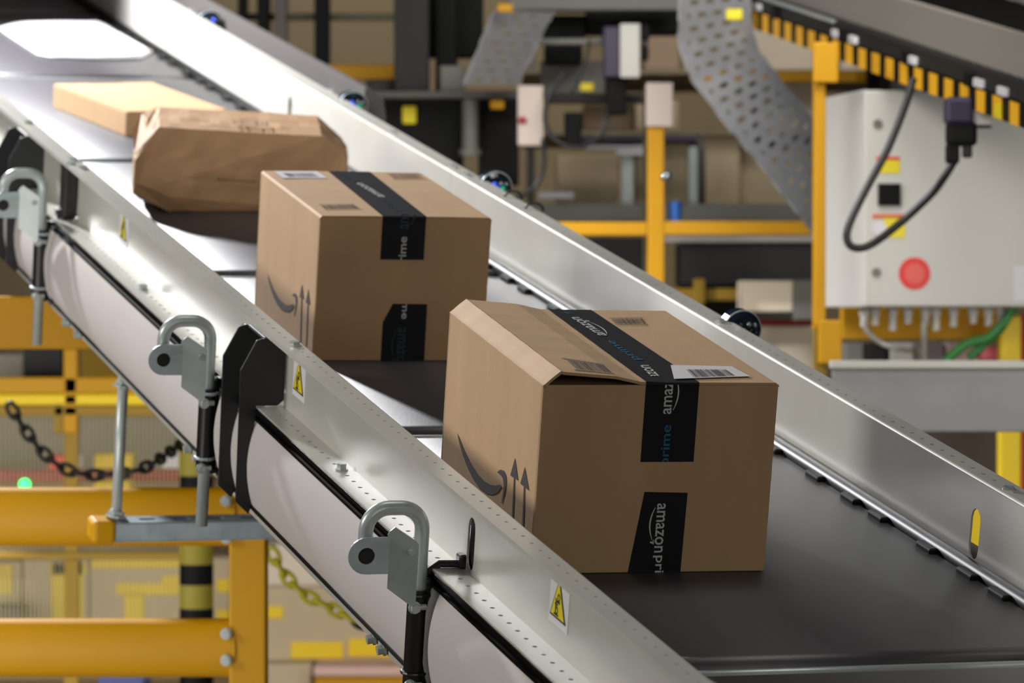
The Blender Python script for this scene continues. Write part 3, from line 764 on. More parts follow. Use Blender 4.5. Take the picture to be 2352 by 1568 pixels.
bmesh.ops.delete(bm, geom=[v for v in bm.verts if not v.link_faces], context='VERTS')
bmesh.ops.dissolve_limit(bm, angle_limit=math.radians(4), verts=bm.verts[:], edges=bm.edges[:])
bmesh.ops.triangulate(bm, faces=bm.faces[:])
for _ in range(4): 
    bmesh.ops.subdivide_edges(bm, edges=[e for e in bm.edges if e.calc_length() > 0.02], cuts=1, use_grid_fill=True)
    bmesh.ops.triangulate(bm, faces=[f for f in bm.faces if len(f.verts) > 3])
bm.normal_update()
for v in bm.verts:
    n_ = noise.noise(v.co*26)*0.0028 + noise.noise(v.co*70 + Vector((5, 1, 2)))*0.0011
    v.co += v.normal*n_
    v.co.z = max(v.co.z, 0.0)
link('bag_body', bm, M_KRAFT, c4)
# loose mouth of the bag on the left with a shadowed inside
def lip(name, px_y, m):
    bm = bmesh.new(); f = [bm.verts.new(P4(*p)) for p in px_y]; bm.faces.new(f)
    o = link(name, bm, m, c4); s = o.modifiers.new('solid', 'SOLIDIFY'); s.thickness = 0.0009; return o
lip('mouth_fold', [(306, 438, -0.004), (310, 368, -0.002), (362, 293, 0.012), (340, 345, 0.004), (322, 395, 0.0)], M_KRAFT)
lip('mouth_fold', [(310, 352, 0.03), (305, 300, 0.10), (325, 262, 0.16), (362, 244, 0.20), (338, 275, 0.12), (336, 300, 0.06), (366, 291, 0.018)], M_KRAFT)
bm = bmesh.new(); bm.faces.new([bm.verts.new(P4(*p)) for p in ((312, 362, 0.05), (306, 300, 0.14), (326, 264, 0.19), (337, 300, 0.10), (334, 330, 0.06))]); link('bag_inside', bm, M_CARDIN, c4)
bm = bmesh.new(); bm.faces.new([bm.verts.new(P4(*p)) for p in ((305, 442, -0.006), (312, 420, -0.012), (345, 432, -0.012), (430, 470, -0.004), (390, 488, 0.012))])
o = link('bottom_fold', bm, M_KRAFT, c4); s_ = o.modifiers.new('solid', 'SOLIDIFY'); s_.thickness = 0.0009
def bag_print(name, px_list, y, m):
    bm = bmesh.new()
    for p in px_list: quad(bm, [P4(u, v, yy) for u, v, yy in p])
    return link(name, bm, m, c4)
rnd = random.Random(2); bars = []
x = 536
while x < 618:
    w_ = rnd.choice((2, 3, 5)); a = 0.10
    pz = []
    for (uu, vv_) in ((x, 291 + (x-536)*0.055), (x + w_, 291 + (x-536)*0.055), (x + w_ - 2, 281 + (x-536)*0.055), (x - 2, 281 + (x-536)*0.055)):
        # top face of the bag: plane through its top edges
        q = on(M4, 2, 0.1425 - (x-536)*0.00004, uu, vv_); pz.append(q + Vector((0, 0, 0.0042)))
    bars.append(pz); x += w_ + rnd.choice((2, 3, 6))
bm = bmesh.new()
for p in bars: quad(bm, p)
link('printed_code', bm, M_INKB, c4)
bm = bmesh.new(); x = 500
while x < 590:
    w_ = rnd.choice((3, 4, 6)); y_ = 409 + (x - 500)*0.07
    quad(bm, [P4(x, y_, -0.0045), P4(x + w_, y_, -0.0045), P4(x + w_, y_ + 5, -0.0045), P4(x, y_ + 5, -0.0045)]); x += w_ + 3
link('printed_code', bm, M_INKB, c4)
# --- white mailer
outl = [on(MC, 2, 0.006, *p) for p in ((-6, 62), (30, 52), (130, 49), (236, 51), (256, 63), (300, 88), (352, 117), (328, 130), (230, 132), (118, 128), (86, 122), (40, 92))]
cen = sum(outl, Vector())/len(outl)
M5 = MC @ Matrix.Translation((cen.x, cen.y, 0.0008))
bm = bmesh.new(); rings = []
K = len(outl)*4
def outline(t):
    i = int(t) % len(outl); f = t - int(t); return outl[i].lerp(outl[(i+1) % len(outl)], f) - cen
for r_i in range(9):
    f = 1 - r_i/8; zz = 0.004 + 0.022*(1 - f**3)
    ring = []
    for k in range(K):
        p = outline(k/4)*f; n_ = noise.noise(Vector((p.x*14, p.y*14, 3)))*0.004*(1 - f*0.6)
        ring.append(bm.verts.new((p.x, p.y, zz + n_ if r_i < 8 else 0.026)))
    rings.append(ring)
    if r_i == 7: break
for a, b in zip(rings, rings[1:]):
    for k in range(K): bm.faces.new((a[k], a[(k+1) % K], b[(k+1) % K], b[k]))
ctr = bm.verts.new((0, 0, 0.026))
for k in range(K): bm.faces.new((rings[-1][k], rings[-1][(k+1) % K], ctr))
low = [bm.verts.new((v.co.x*0.98, v.co.y*0.98, 0.0)) for v in rings[0]]
for k in range(K): bm.faces.new((rings[0][k], rings[0][(k+1) % K], low[(k+1) % K], low[k]))
bm.faces.new(low)
o = link('mailer_bag', bm, M_POLY, None, True, M5); tag(o, 'white plastic mailer bag glaring under the lamp, far end of belt', 'mailer')
#BACKGROUND
# ------------------------------------------------------------------ things behind the conveyor
def ext(u0, v0, u1, v1, Y):
    """real width and height, at distance Y, of something seen between two photo points"""
    p, q = at(u0, v1, Y), at(u1, v0, Y); return p.x, q.x, p.z, q.z
def slab(u0, v0, u1, v1, Y, dep, bev=0.004):
    x0, x1, z0, z1 = ext(u0, v0, u1, v1, Y)
    bm = bmesh.new(); box(bm, x0, x1, Y, Y + dep, z0, z1, min(bev, (x1-x0)*0.2, (z1-z0)*0.2)); return bm
def solo(name, label, cat, u0, v0, u1, v1, Y, dep, m, group=None, bev=0.004, to_floor=False):
    x0, x1, z0, z1 = ext(u0, v0, u1, v1, Y)
    if to_floor: z0 = 0.0
    c = Vector(((x0+x1)/2, Y + dep/2, z0)); bm = bmesh.new(); box(bm, x0-c.x, x1-c.x, -dep/2, dep/2, 0, z1-z0, min(bev, (x1-x0)*0.2, (z1-z0)*0.2))
    o = link(name, bm, m, None, False, Matrix.Translation(c)); return tag(o, label, cat, group)
ID = Matrix.Identity(4)
def root(name, label, cat, u, v, Y, group=None, floor=True):
    p = at(u, v, Y); 
    if floor: p.z = 0
    return thing(name, label, cat, Matrix.Translation(p), group)
def part(name, r, bm, m, smooth=False):
    bm.transform(r.matrix_world.inverted()); return link(name, bm, m, r, smooth)
def px_tube(pts, Y, r, seg=10):
    bm = bmesh.new(); tube(bm, [at(u, v, Y if len(q) == 0 else q[0]) for u, v, *q in pts], r, seg); return bm
def smooth_path(pts, n=8):
    """Catmull-Rom through pixel points (u, v, Y)"""
    out = []; P_ = [pts[0]] + list(pts) + [pts[-1]]
    for i in range(1, len(P_)-2):
        for k in range(n):
            t = k/n; row = []
            for j in range(3):
                a, b, c, d = (P_[i-1][j], P_[i][j], P_[i+1][j], P_[i+2][j])
                row.append(0.5*((2*b) + (c-a)*t + (2*a-5*b+4*c-d)*t*t + (3*b-a-3*c+d)*t**3))
            out.append(tuple(row))
    out.append(pts[-1]); return out

# --- heavy yellow guard rail, lower left
Yg = 6.3
g = root('guard_barrier', 'heavy yellow steel barrier with thick rails, lower left', 'barrier', 567, 1300, Yg)
x0, x1, z0, z1 = ext(526, 1150, 611, 1568, Yg)
bm = bmesh.new(); box(bm, x0, x1, Yg, Yg + 0.06, 0, z1, 0.004); part('post', g, bm, M_YEL)
def rail_beam(v0, v1, ul, ur):
    xa, xb, za, zb = ext(ul, v0, ur, v1, Yg); bm = bmesh.new(); n = 10
    pr = [(Yg + 0.012 - 0.016*math.sin(math.pi*i/n)**0.6, zb + (za-zb)*i/n) for i in range(n+1)] + [(Yg + 0.05, za), (Yg + 0.05, zb)]
    a = [bm.verts.new((xa, y, z)) for y, z in pr]; b = [bm.verts.new((xb, y, z)) for y, z in pr]
    for i in range(len(pr)): j = (i+1) % len(pr); bm.faces.new((a[i], a[j], b[j], b[i]))
    bm.faces.new(a); bm.faces.new(b[::-1]); return bm
for v0, v1 in ((1122, 1254), (1425, 1556)):
    o = part('rail', g, rail_beam(v0, v1, -140, 540), M_YEL); autosmooth(o, 50)
for u, v in ((519, 1150), (519, 1455), (519, 1516), (519, 1235)):
    p = at(u, v, Yg - 0.008); bm = bmesh.new(); hexbolt(bm, p, (0, -1, 0), 0.007, 0.006); part('bolt', g, bm, M_STEEL)
bm = bmesh.new(); xa, _, za, zb = ext(-190, 1100, -130, 1568, Yg); box(bm, xa, xa + 0.06, Yg, Yg + 0.06, 0, zb, 0.004); part('post', g, bm, M_YEL)
# --- upper yellow beam behind the conveyor
g2 = root('yellow_beam', 'deep yellow steel beam at the left edge below the conveyor', 'beam', -60, 700, 7.0)
bm = slab(-60, 680, 330, 802, 7.0, 0.08); part('beam', g2, bm, M_YEL)
for u in (-60, 300):
    xa, xb, za, zb = ext(u, 800, u + 30, 1568, 7.0); part('post', g2, boxbm(xa, xb, 7.01, 7.07, 0, za + 0.75*0, 0.003) if za > 0 else boxbm(xa, xb, 7.01, 7.07, 0, 0.6), M_YELD) if u < 0 else None
# --- striped column
sc = root('striped_column', 'round column with olive yellow and black bands beside the barrier post', 'column', 451, 1300, 8.0)
xc = at(451, 1300, 8.0).x; rc = at(490, 1300, 8.0).x - xc
bands = [(-200, 940, M_OLIVE), (940, 985, M_DARK), (985, 1092, M_OLIVE), (1092, 1122, M_DARK), (1122, 1295, M_OLIVE), (1295, 1342, M_DARK), (1342, 1396, M_OLIVE), (1396, 1428, M_DARK), (1428, 1550, M_OLIVE), (1550, 1600, M_DARK)]
for v0, v1, m in bands:
    if v0 < 900: continue
    bm = bmesh.new(); tube(bm, [(xc, 8.0, at(451, v1, 8.0).z), (xc, 8.0, at(451, v0, 8.0).z)], rc, 24); part('band', sc, bm, m); 
bm = bmesh.new(); tube(bm, [(xc, 8.0, 0), (xc, 8.0, at(451, 1600, 8.0).z)], rc, 24); part('column_base', sc, bm, M_OLIVE)
# --- mesh fence with yellow frame
Yf = 8.8
fe = root('mesh_fence', 'yellow framed wire mesh fence behind the black chain', 'fence', 162, 1000, Yf)
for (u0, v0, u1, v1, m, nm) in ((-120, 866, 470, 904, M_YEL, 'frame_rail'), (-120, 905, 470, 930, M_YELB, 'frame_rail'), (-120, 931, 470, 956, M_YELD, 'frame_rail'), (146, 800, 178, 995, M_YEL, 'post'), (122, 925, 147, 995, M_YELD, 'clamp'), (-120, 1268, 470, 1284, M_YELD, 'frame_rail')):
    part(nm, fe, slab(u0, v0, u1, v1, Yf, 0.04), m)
bm = slab(146, 1268, 178, 1300, Yf + 0.01, 0.03); 
xa, xb, za, zb = ext(146, 990, 178, 1300, Yf); bm.free(); part('post', fe, boxbm(xa, xb, Yf + 0.012, Yf + 0.04, 0, zb), M_YELD)
bm = bmesh.new()
for i in range(60):
    x = at(-110 + i*9.6, 1000, Yf).x
    box(bm, x - 0.0011, x + 0.0011, Yf + 0.015, Yf + 0.0175, at(0, 1560, Yf).z, at(0, 930, Yf).z)
o = part('wire_mesh', fe, bm, M_WIRE); o['kind'] = 'stuff'
solo('grey_backboard', 'dull grey panel behind the mesh fence, left', 'panel', -150, 925, 430, 1085, 9.6, 0.03, mat('fence_back_grey', (132, 124, 112), 0.8))
solo('dark_motor', 'dark motor housing under the yellow beam at left', 'motor', 55, 800, 142, 880, 8.9, 0.15, M_DARK2)
solo('pale_case', 'pale case beside the dark motor housing, left edge', 'case', -80, 812, 54, 872, 9.1, 0.15, mat('dull_pale', (150, 142, 130), 0.7))
solo('yellow_cross_panel', 'yellow panel between beam and fence rails, left of conveyor underside', 'panel', 185, 800, 420, 875, 9.2, 0.03, M_YELD)
# --- chains
def chain(name, label, path, m_of, ln=0.034, r=0.0042):
    pts = [at(*p) for p in smooth_path(path, 24)]
    rt = thing(name, label, 'chain', Matrix.Translation(pts[0]))
    acc, i, k = 0.0, 0, 0; last = pts[0]; idx = [0]
    for j in range(1, len(pts)):
        acc += (pts[j] - pts[j-1]).length
        if acc >= ln*0.72: idx.append(j); acc = 0
    for n_, (a, b) in enumerate(zip(idx, idx[1:])):
        c = (pts[a] + pts[b])/2; t = (pts[b] - pts[a]).normalized()
        s = Vector((0, 1, 0)) if n_ % 2 else t.cross(Vector((0, 1, 0))).normalized()
        s = (s - t*s.dot(t)).normalized(); bm = bmesh.new(); loop = []
        for q in range(14):
            an = 2*math.pi*q/14; loop.append(c + t*math.cos(an)*ln*0.52 + s*math.sin(an)*ln*0.27)
        tube(bm, loop, r, 6, closed=True); part('link', rt, bm, m_of(n_, len(idx)), True)
    return rt
chain('plastic_chain', 'black plastic chain sagging in front of the mesh fence', [(22, 930, 7.4), (60, 990, 7.4), (110, 1050, 7.4), (170, 1085, 7.4), (250, 1090, 7.4), (330, 1075, 7.4), (390, 1038, 7.5), (432, 1010, 7.6)], lambda i, n: M_CHAINB if i < n*0.86 else M_CHAINY)
chain('plastic_chain', 'yellow plastic chain hanging right of the barrier post', [(622, 1262, 7.0), (650, 1315, 7.0), (700, 1365, 7.0), (760, 1395, 7.0), (815, 1425, 7.0), (860, 1440, 7.0)], lambda i, n: M_CHAINY if i < n*0.75 else M_CHAINB)
# --- red rail, lamp, small goods
solo('red_rail', 'dark red horizontal rail behind the black chain', 'rail', -120, 1078, 412, 1106, 9.4, 0.04, M_RED)
o = None
bm = bmesh.new(); bmesh.ops.create_uvsphere(bm, u_segments=16, v_segments=10, radius=0.0125); o = link('indicator_lamp', bm, M_GLED, None, True, Matrix.Translation(at(57, 1112, 8.3))); tag(o, 'small glowing green indicator lamp, lower left', 'lamp')
solo('yellow_tote', 'yellow tote standing above the red rail', 'tote', 215, 1042, 305, 1076, 9.3, 0.1, M_YELB)
solo('yellow_tote', 'yellow tote below the red rail next to the rod', 'tote', 215, 1106, 300, 1128, 9.2, 0.1, M_YELB)
solo('red_tote', 'red item standing on the dark red rail', 'tote', 112, 1046, 158, 1078, 9.2, 0.1, M_REDL)
solo('white_bottle', 'white item beside the red one on the dark red rail', 'bottle', 162, 1046, 186, 1076, 9.15, 0.05, M_LABEL)
solo('white_bag', 'white bag at the right end of the dark red rail', 'bag', 372, 1036, 412, 1076, 9.15, 0.08, M_LABEL)
# --- cartons with yellow tape below the guard rail
def taped(label, u0, v0, u1, v1, Y, m, bands_, group='cartons stored behind the barrier'):
    p = at((u0+u1)/2, v1, Y); r = thing('stored_carton', label, 'carton', Matrix.Translation(p), group)
    part('carton_body', r, slab(u0, v0, u1, v1, Y, 0.3, 0.006), m)
    for b_ in bands_: part('yellow_band', r, slab(*b_[:4], Y - 0.006, 0.008, 0.001), M_YELB)
    return r
taped('tan carton at the left edge under the thick barrier rail', -60, 1288, 50, 1440, 10.2, M_CREAM, [(-60, 1296, 28, 1365)])
taped('tan carton with wide yellow upright stripe and small label below barrier rail', 52, 1284, 205, 1440, 10.2, M_CREAM, [(118, 1292, 190, 1432), (112, 1292, 196, 1320)])
taped('wide tan carton with yellow stepped tape left of striped column', 207, 1280, 420, 1440, 10.2, M_CREAM, [(209, 1286, 420, 1304), (268, 1340, 420, 1366), (285, 1362, 330, 1440), (370, 1322, 420, 1342)])
taped('tan carton between striped column and barrier post', 480, 1280, 530, 1440, 10.1, M_CREAM, [(498, 1330, 526, 1360), (498, 1400, 526, 1425)])
taped('pale carton right of the barrier post under the conveyor', 600, 1250, 740, 1345, 9.8, M_CREAM2, [])
taped('big tan carton with yellow band right of the barrier post', 600, 1346, 940, 1520, 9.8, M_CREAM, [(668, 1474, 788, 1512), (800, 1466, 930, 1508), (600, 1392, 650, 1420)])
solo('pink_pallet', 'pale pink pallet below the yellow banded carton', 'pallet', 720, 1530, 960, 1553, 9.6, 0.2, mat('pale_pink', (226, 190, 176), 0.7))
solo('yellow_crate', 'yellow crate at the bottom under the pale pink pallet', 'crate', 722, 1556, 980, 1600, 9.6, 0.2, M_YEL)
solo('tan_pallet', 'tan pallet edge between barrier post and pale pink pallet', 'pallet', 600, 1524, 715, 1600, 9.7, 0.2, M_CREAM)
solo('shelf_back', 'tan backing board of the shelf behind the stored cartons', 'board', -150, 1106, 1000, 1640, 10.8, 0.04, mat('tan_back', (170, 140, 100), 0.8), to_floor=True)
solo('blue_tote', 'blue tote at the bottom left below the barrier', 'tote', 225, 1556, 330, 1600, 9.6, 0.2, mat('tote_blue', (90, 100, 170), 0.6))
solo('dark_tote', 'dark tote at the left edge between the barrier rails', 'tote', -40, 1395, 45, 1450, 10.0, 0.15, mat('tote_dark', (70, 62, 74), 0.6))

# --- control cabinet, right
Yc = 8.0; pa_ = at(1985, 708, Yc)
Mcab = Matrix.Translation((pa_.x, Yc, at(1985, 706, Yc).z)) @ Matrix.Rotation(math.radians(10), 4, 'Z')
cb = thing('control_cabinet', 'pale grey steel control cabinet with warning stickers and red round sign', 'cabinet', Mcab)
hc = at(1985, 205, Yc).z - at(1985, 706, Yc).z
link('cabinet_body', boxbm(0, 0.62, 0.022, 0.32, 0, hc, 0.004), M_CAB, cb)
door = link('cabinet_door', boxbm(0.0, 0.62, 0.0, 0.020, 0.002, hc - 0.002, 0.004), M_CAB, cb)
def cab(u0, v0, u1, v1, y0, th):
    a = on(Mcab, 1, 0.0, u0, v1); b = on(Mcab, 1, 0.0, u1, v0); return boxbm(a.x, b.x, y0 - th, y0, a.z, b.z)
for nm, m, r4 in (('warning_sticker', M_STICK, (2018, 368, 2066, 398)), ('warning_sticker', M_STICK, (2030, 498, 2078, 546)), ('red_strip', M_REDL, (2012, 360, 2066, 367)), ('orange_strip', mat('orange_strip', (222, 104, 40), 0.5), (2004, 492, 2074, 501)), ('switch_plate', M_DARK, (2016, 422, 2065, 472)), ('white_sign', M_LABEL, (2328, 610, 2420, 692))):
    link(nm, cab(*r4, -0.0005, 0.002 if nm != 'switch_plate' else 0.012), m, door)
def cab_disc(nm, u, v, rad, m, th, y=0.0):
    c = on(Mcab, 1, 0.0, u, v); bm = bmesh.new(); tube(bm, [(c.x, y - 0.0005, c.z), (c.x, y - th, c.z)], rad, 28); return link(nm, bm, m, door)
cab_disc('round_sign', 2100, 628, 0.0335, M_REDL, 0.002); cab_disc('sign_centre', 2100, 628, 0.021, mat('sign_pink', (232, 96, 88), 0.5), 0.0032)
cab_disc('white_dot', 2020, 525, 0.015, M_LABEL, 0.004)
for u, v in ((2015, 284), (2012, 625)): cab_disc('lock', u, v, 0.009, M_GREYM, 0.006)
# cable glands and cables under it
glands = [(1985, 30), (2010, 26), (2050, 40), (2085, 22), (2125, 26), (2150, 40), (2190, 30), (2235, 22), (2270, 28), (2300, 24)]
for i, (u, l) in enumerate(glands):
    a = on(Mcab, 1, 0.10, u, 706); bm = bmesh.new(); tube(bm, [(a.x, 0.10, 0.0), (a.x, 0.10, -0.016)], 0.011, 12); tube(bm, [(a.x, 0.10, -0.016), (a.x, 0.10, -0.016 - l*0.0008)], 0.008, 12); link('cable_gland', bm, M_CAB, cb)
M_CABLE = mat('grey_cable', (168, 166, 158), 0.5)
def cable(label, pts, r, m, name='cable'):
    bm = bmesh.new(); P_ = [at(*p) for p in smooth_path(pts, 8)]; c = P_[0].copy(); tube(bm, [p - c for p in P_], r, 10)
    o = link(name, bm, m, None, True, Matrix.Translation(c)); return tag(o, label, 'cable')
cable('grey cable curving down under the left of the cabinet', [(1985, 735, 8.1), (1992, 760, 8.1), (2020, 785, 8.1), (2060, 800, 8.1), (2120, 808, 8.2)], 0.0055, M_CABLE)
cable('grey cable dropping straight below the middle of the cabinet', [(2122, 735, 8.1), (2122, 770, 8.1), (2124, 840, 8.15)], 0.0065, M_CABLE)
cable('thin green hose slanting below the cabinet', [(2300, 745, 8.1), (2270, 775, 8.1), (2220, 790, 8.1), (2170, 830, 8.1)], 0.010, M_GREEN, 'hose')
cable('second green hose left of the bright yellow post', [(2330, 700, 8.12), (2300, 752, 8.12), (2262, 790, 8.12), (2225, 822, 8.12)], 0.009, M_GREEN, 'hose')
# frame of the cabinet
fr_ = root('cabinet_frame', 'yellow post and beam frame carrying the grey control cabinet', 'frame', 1885, 800, 8.15)
for nm, r4, Y, dep, m in (('post', (1870, 96, 1897, 760), 7.9, 0.05, M_YEL), ('head_plate', (1868, 98, 1926, 190), 7.88, 0.012, M_YEL), ('foot_plate', (1880, 735, 1934, 836), 7.86, 0.02, M_YEL), ('beam', (1934, 706, 2330, 780), 8.42, 0.06, M_YEL)):
    part(nm, fr_, slab(*r4, Y, dep), m)
xa, xb, za, zb = ext(1872, 750, 1897, 840, 7.9); part('post', fr_, boxbm(xa, xb, 7.9, 7.95, 0, za + 0.08), M_YELD)
solo('yellow_post', 'bright yellow square post at the right edge', 'post', 2296, 724, 2346, 1300, 8.25, 0.05, M_YELB, to_floor=True)
solo('red_post', 'red post at the right border behind the yellow post', 'post', 2349, 720, 2400, 1300, 8.6, 0.05, M_RED, to_floor=True)
gb = root('grey_guard_board', 'wide pale grey guard board below the cabinet', 'board', 2130, 990, 7.3)
part('board', gb, slab(1912, 840, 2460, 992, 7.3, 0.015), M_BOARD); part('top_lip', gb, slab(1908, 828, 2460, 846, 7.28, 0.035, 0.003), M_CAB)
xa, xb, za, zb = ext(2420, 990, 2445, 1300, 7.3); part('leg', gb, boxbm(xa, xb, 7.316, 7.35, 0, at(0, 900, 7.3).z), M_GREYM)
taped('yellow crate with pale strip seen through the right rail slot', 2180, 1130, 2294, 1300, 8.55, M_YELB, [], 'crates behind the right rail')
solo('dark_machine_base', 'dark machine base between grey board and yellow post', 'machine', 2120, 985, 2294, 1300, 9.0, 0.2, mat('brown_dark', (66, 54, 42), 0.6), to_floor=True)
solo('pink_box', 'small pink carton beside the bright yellow post', 'carton', 2252, 795, 2294, 826, 8.3, 0.1, mat('pink', (208, 96, 110), 0.6))
for i, (u0, u1, m, lab_) in enumerate(((1940, 1985, M_GREYM, 'grey canister first from the left above the guard board'), (1988, 2040, M_DARK2, 'dark canister second from the left above the guard board'), (2044, 2100, M_CAB, 'pale canister third above the guard board'), (2104, 2170, mat('mauve', (120, 108, 112), 0.6), 'mauve canister fourth above the guard board'), (2174, 2250, mat('rosy', (172, 146, 138), 0.6), 'rosy canister right of the mauve one above the guard board'))):
    solo('canister', lab_, 'canister', u0, 788, u1, 836, 8.7, 0.1, m, 'canisters behind the grey guard board')

# --- overhead conveyor with hazard stripes, upper right
pL, pR = at(1700, 20, 9.2), at(2420, 275, 6.9)
dv = (pR - pL).normalized(); sv = Vector((0, 0, 1)).cross(dv).normalized(); uv = dv.cross(sv)
if uv.z < 0: uv = -uv
if sv.y < 0: sv = -sv
MO = Matrix(((dv.x, sv.x, uv.x, pL.x), (dv.y, sv.y, uv.y, pL.y), (dv.z, sv.z, uv.z, pL.z), (0, 0, 0, 1)))
Lo = (pR - pL).length
oc = thing('overhead_conveyor', 'dark overhead conveyor with yellow and black hazard stripes, upper right', 'conveyor', MO)
link('side_panel', boxbm(-0.3, Lo + 0.4, 0.03, 0.05, 0.045, 0.125, 0.002), mat('side_grey_dark', (150, 145, 138), 0.5), oc)
link('frame_profile', boxbm(-0.2, Lo + 0.4, 0.0, 0.03, 0.010, 0.045, 0.003), M_DARK2, oc)
link('top_edge', boxbm(-0.3, Lo*0.36, -0.004, 0.006, 0.040, 0.046), M_STEEL, oc)
link('belt', boxbm(-0.3, Lo + 0.4, 0.06, 0.5, 0.05, 0.07, 0.004), M_DARK, oc)
link('stripe_backing', boxbm(0.02, Lo + 0.4, -0.002, 0.004, -0.034, 0.010, 0.001), M_DARK, oc)
s = 0.03
while s < Lo + 0.35:
    bm = bmesh.new(); plate(bm, [(s, -0.033), (s + 0.052, -0.033), (s + 0.046, 0.008), (s - 0.006, 0.008)], [], 0.002, lambda u, v, q: Vector((u, -0.005 + q, v))); link('hazard_stripe', bm, mat('stripe_yellow', (246, 182, 24), 0.5), oc); s += 0.105
for s in (0.16, 0.86, 1.0, 1.45, 1.9, 2.05): link('end_clip', boxbm(s, s + 0.05, -0.008, 0.002, 0.012, 0.028, 0.002), M_LABEL, oc)
for s in (0.34, 0.93, 1.42, 1.85): link('roller_bearing', boxbm(s, s + 0.04, -0.012, 0.0, 0.008, 0.034, 0.003), M_DARK, oc)
for s in (0.2, Lo + 0.3):
    p = MO @ Vector((s, 0.25, 0.12)); bm = bmesh.new(); tube(bm, [(p.x, p.y, p.z - 0.06), (p.x, p.y, 6.0)], 0.008, 10); bm.transform(MO.inverted()); link('hanger_rod', bm, M_DARK, oc)
# corrugated dark duct above it
dk = root('corrugated_panel', 'dark ribbed panel above the overhead conveyor, top right corner', 'panel', 2150, 60, 9.6, floor=False)
for i in range(34):
    v = -60 + i*8; part('rib', dk, slab(2040, v, 2420, v + 5, 9.6, 0.03, 0.001), M_GREYM)
part('backing', dk, slab(1990, -60, 2420, 240, 9.64, 0.02), M_DARK)
part('upright', dk, slab(2020, -60, 2046, 240, 9.58, 0.05), M_DARK)
cable('black cable hanging in front of the ribbed panel', [(2300, -20, 9.4), (2296, 40, 9.4), (2310, 80, 9.4), (2345, 110, 9.4)], 0.006, M_BLACK)
# plug and looping cable
pg = root('hanging_plug', 'purple and black connector plug hanging from the striped conveyor', 'plug', 2205, 300, 7.35, floor=False)
part('plug_body', pg, slab(2172, 222, 2238, 285, 7.35, 0.05, 0.008), M_PURPLE); part('plug_collar', pg, slab(2176, 278, 2246, 335, 7.355, 0.045, 0.01), M_DARK); part('plug_neck', pg, slab(2174, 330, 2205, 375, 7.36, 0.03, 0.008), M_DARK); part('lever', pg, slab(2240, 286, 2278, 294, 7.36, 0.012, 0.002), M_DARK2); part('tag', pg, slab(2240, 235, 2282, 288, 7.37, 0.003, 0.0005), M_CAB)
part('pin', pg, slab(2212, 332, 2234, 362, 7.362, 0.02, 0.004), M_DARK2)
cable('thick black cable looping down in front of the control cabinet', [(2098, 178, 7.45), (2080, 240, 7.45), (2040, 340, 7.45), (1992, 430, 7.45), (1955, 505, 7.45), (1945, 545, 7.45), (1960, 568, 7.45), (2000, 562, 7.45), (2070, 510, 7.43), (2140, 445, 7.4), (2170, 405, 7.38), (2192, 370, 7.37)], 0.0075, M_BLACK)
o = None
bm = bmesh.new(); tube(bm, [(0, 0, 0), (0, -0.012, 0)], 0.019, 18); o = link('yellow_beacon', bm, M_STICK, None, False, Matrix.Translation(at(2306, 255, 7.2))); tag(o, 'round yellow beacon under the hazard stripes near right edge', 'beacon')

# --- perforated cable trays
def tray(name, label, left, right, Y, rows_per, ncol=9):
    """bent strip with real slots; left/right edges given as pixel polylines"""
    rt = thing(name, label, 'cable tray', Matrix.Translation(at(*left[0], Y)))
    L_ = [at(u, v, Y) for u, v in left]; R_ = [at(u, v, Y + 0.10) for u, v in right]
    def samp(Q, t):
        ln = [(Q[i+1]-Q[i]).length for i in range(len(Q)-1)]; T = t*sum(ln)
        for i, l in enumerate(ln):
            if T <= l or i == len(ln)-1: return Q[i].lerp(Q[i+1], T/l)
            T -= l
    nr = rows_per; bm = bmesh.new(); nc = ncol*3
    V = [[bm.verts.new(samp(L_, j/nr).lerp(samp(R_, j/nr), i/nc)) for i in range(nc+1)] for j in range(nr+1)]
    for j in range(nr):
        for i in range(nc):
            if 2 < i < nc-3 and j % 3 == 1 and (i + (3 if (j//3) % 2 else 0)) % 6 in (1, 2, 3): continue
            bm.faces.new((V[j][i], V[j][i+1], V[j+1][i+1], V[j+1][i]))
    o = part('perforated_sheet', rt, bm, M_TRAY); s_ = o.modifiers.new('solid', 'SOLIDIFY'); s_.thickness = 0.0015
    for Q in (L_, R_):
        bm = bmesh.new(); n = 24; a = [samp(Q, k/n) for k in range(n+1)]
        for k in range(n):
            quad(bm, [a[k], a[k+1], a[k+1] + Vector((0, 0.035, 0.006)), a[k] + Vector((0, 0.035, 0.006))])
        o = part('tray_edge', rt, bm, M_TRAY); s_ = o.modifiers.new('solid', 'SOLIDIFY'); s_.thickness = 0.002
    return rt
tray('cable_tray', 'long perforated grey cable tray bending down beside the yellow cabinet post', [(1562, -40), (1558, 100), (1590, 190), (1659, 275), (1744, 377), (1829, 486), (1880, 560)], [(1722, -40), (1726, 65), (1744, 121), (1789, 178), (1866, 275), (1905, 330), (1950, 400)], 8.9, 66)
tray('cable_tray', 'short tilted perforated grey tray above the black machinery', [(1135, 24), (1064, 194)], [(1272, 28), (1189, 194)], 9.3, 24, 7)
solo('yellow_clip', 'small yellow clip on top of the long cable tray', 'clip', 1668, 20, 1706, 46, 8.8, 0.02, M_STICK)

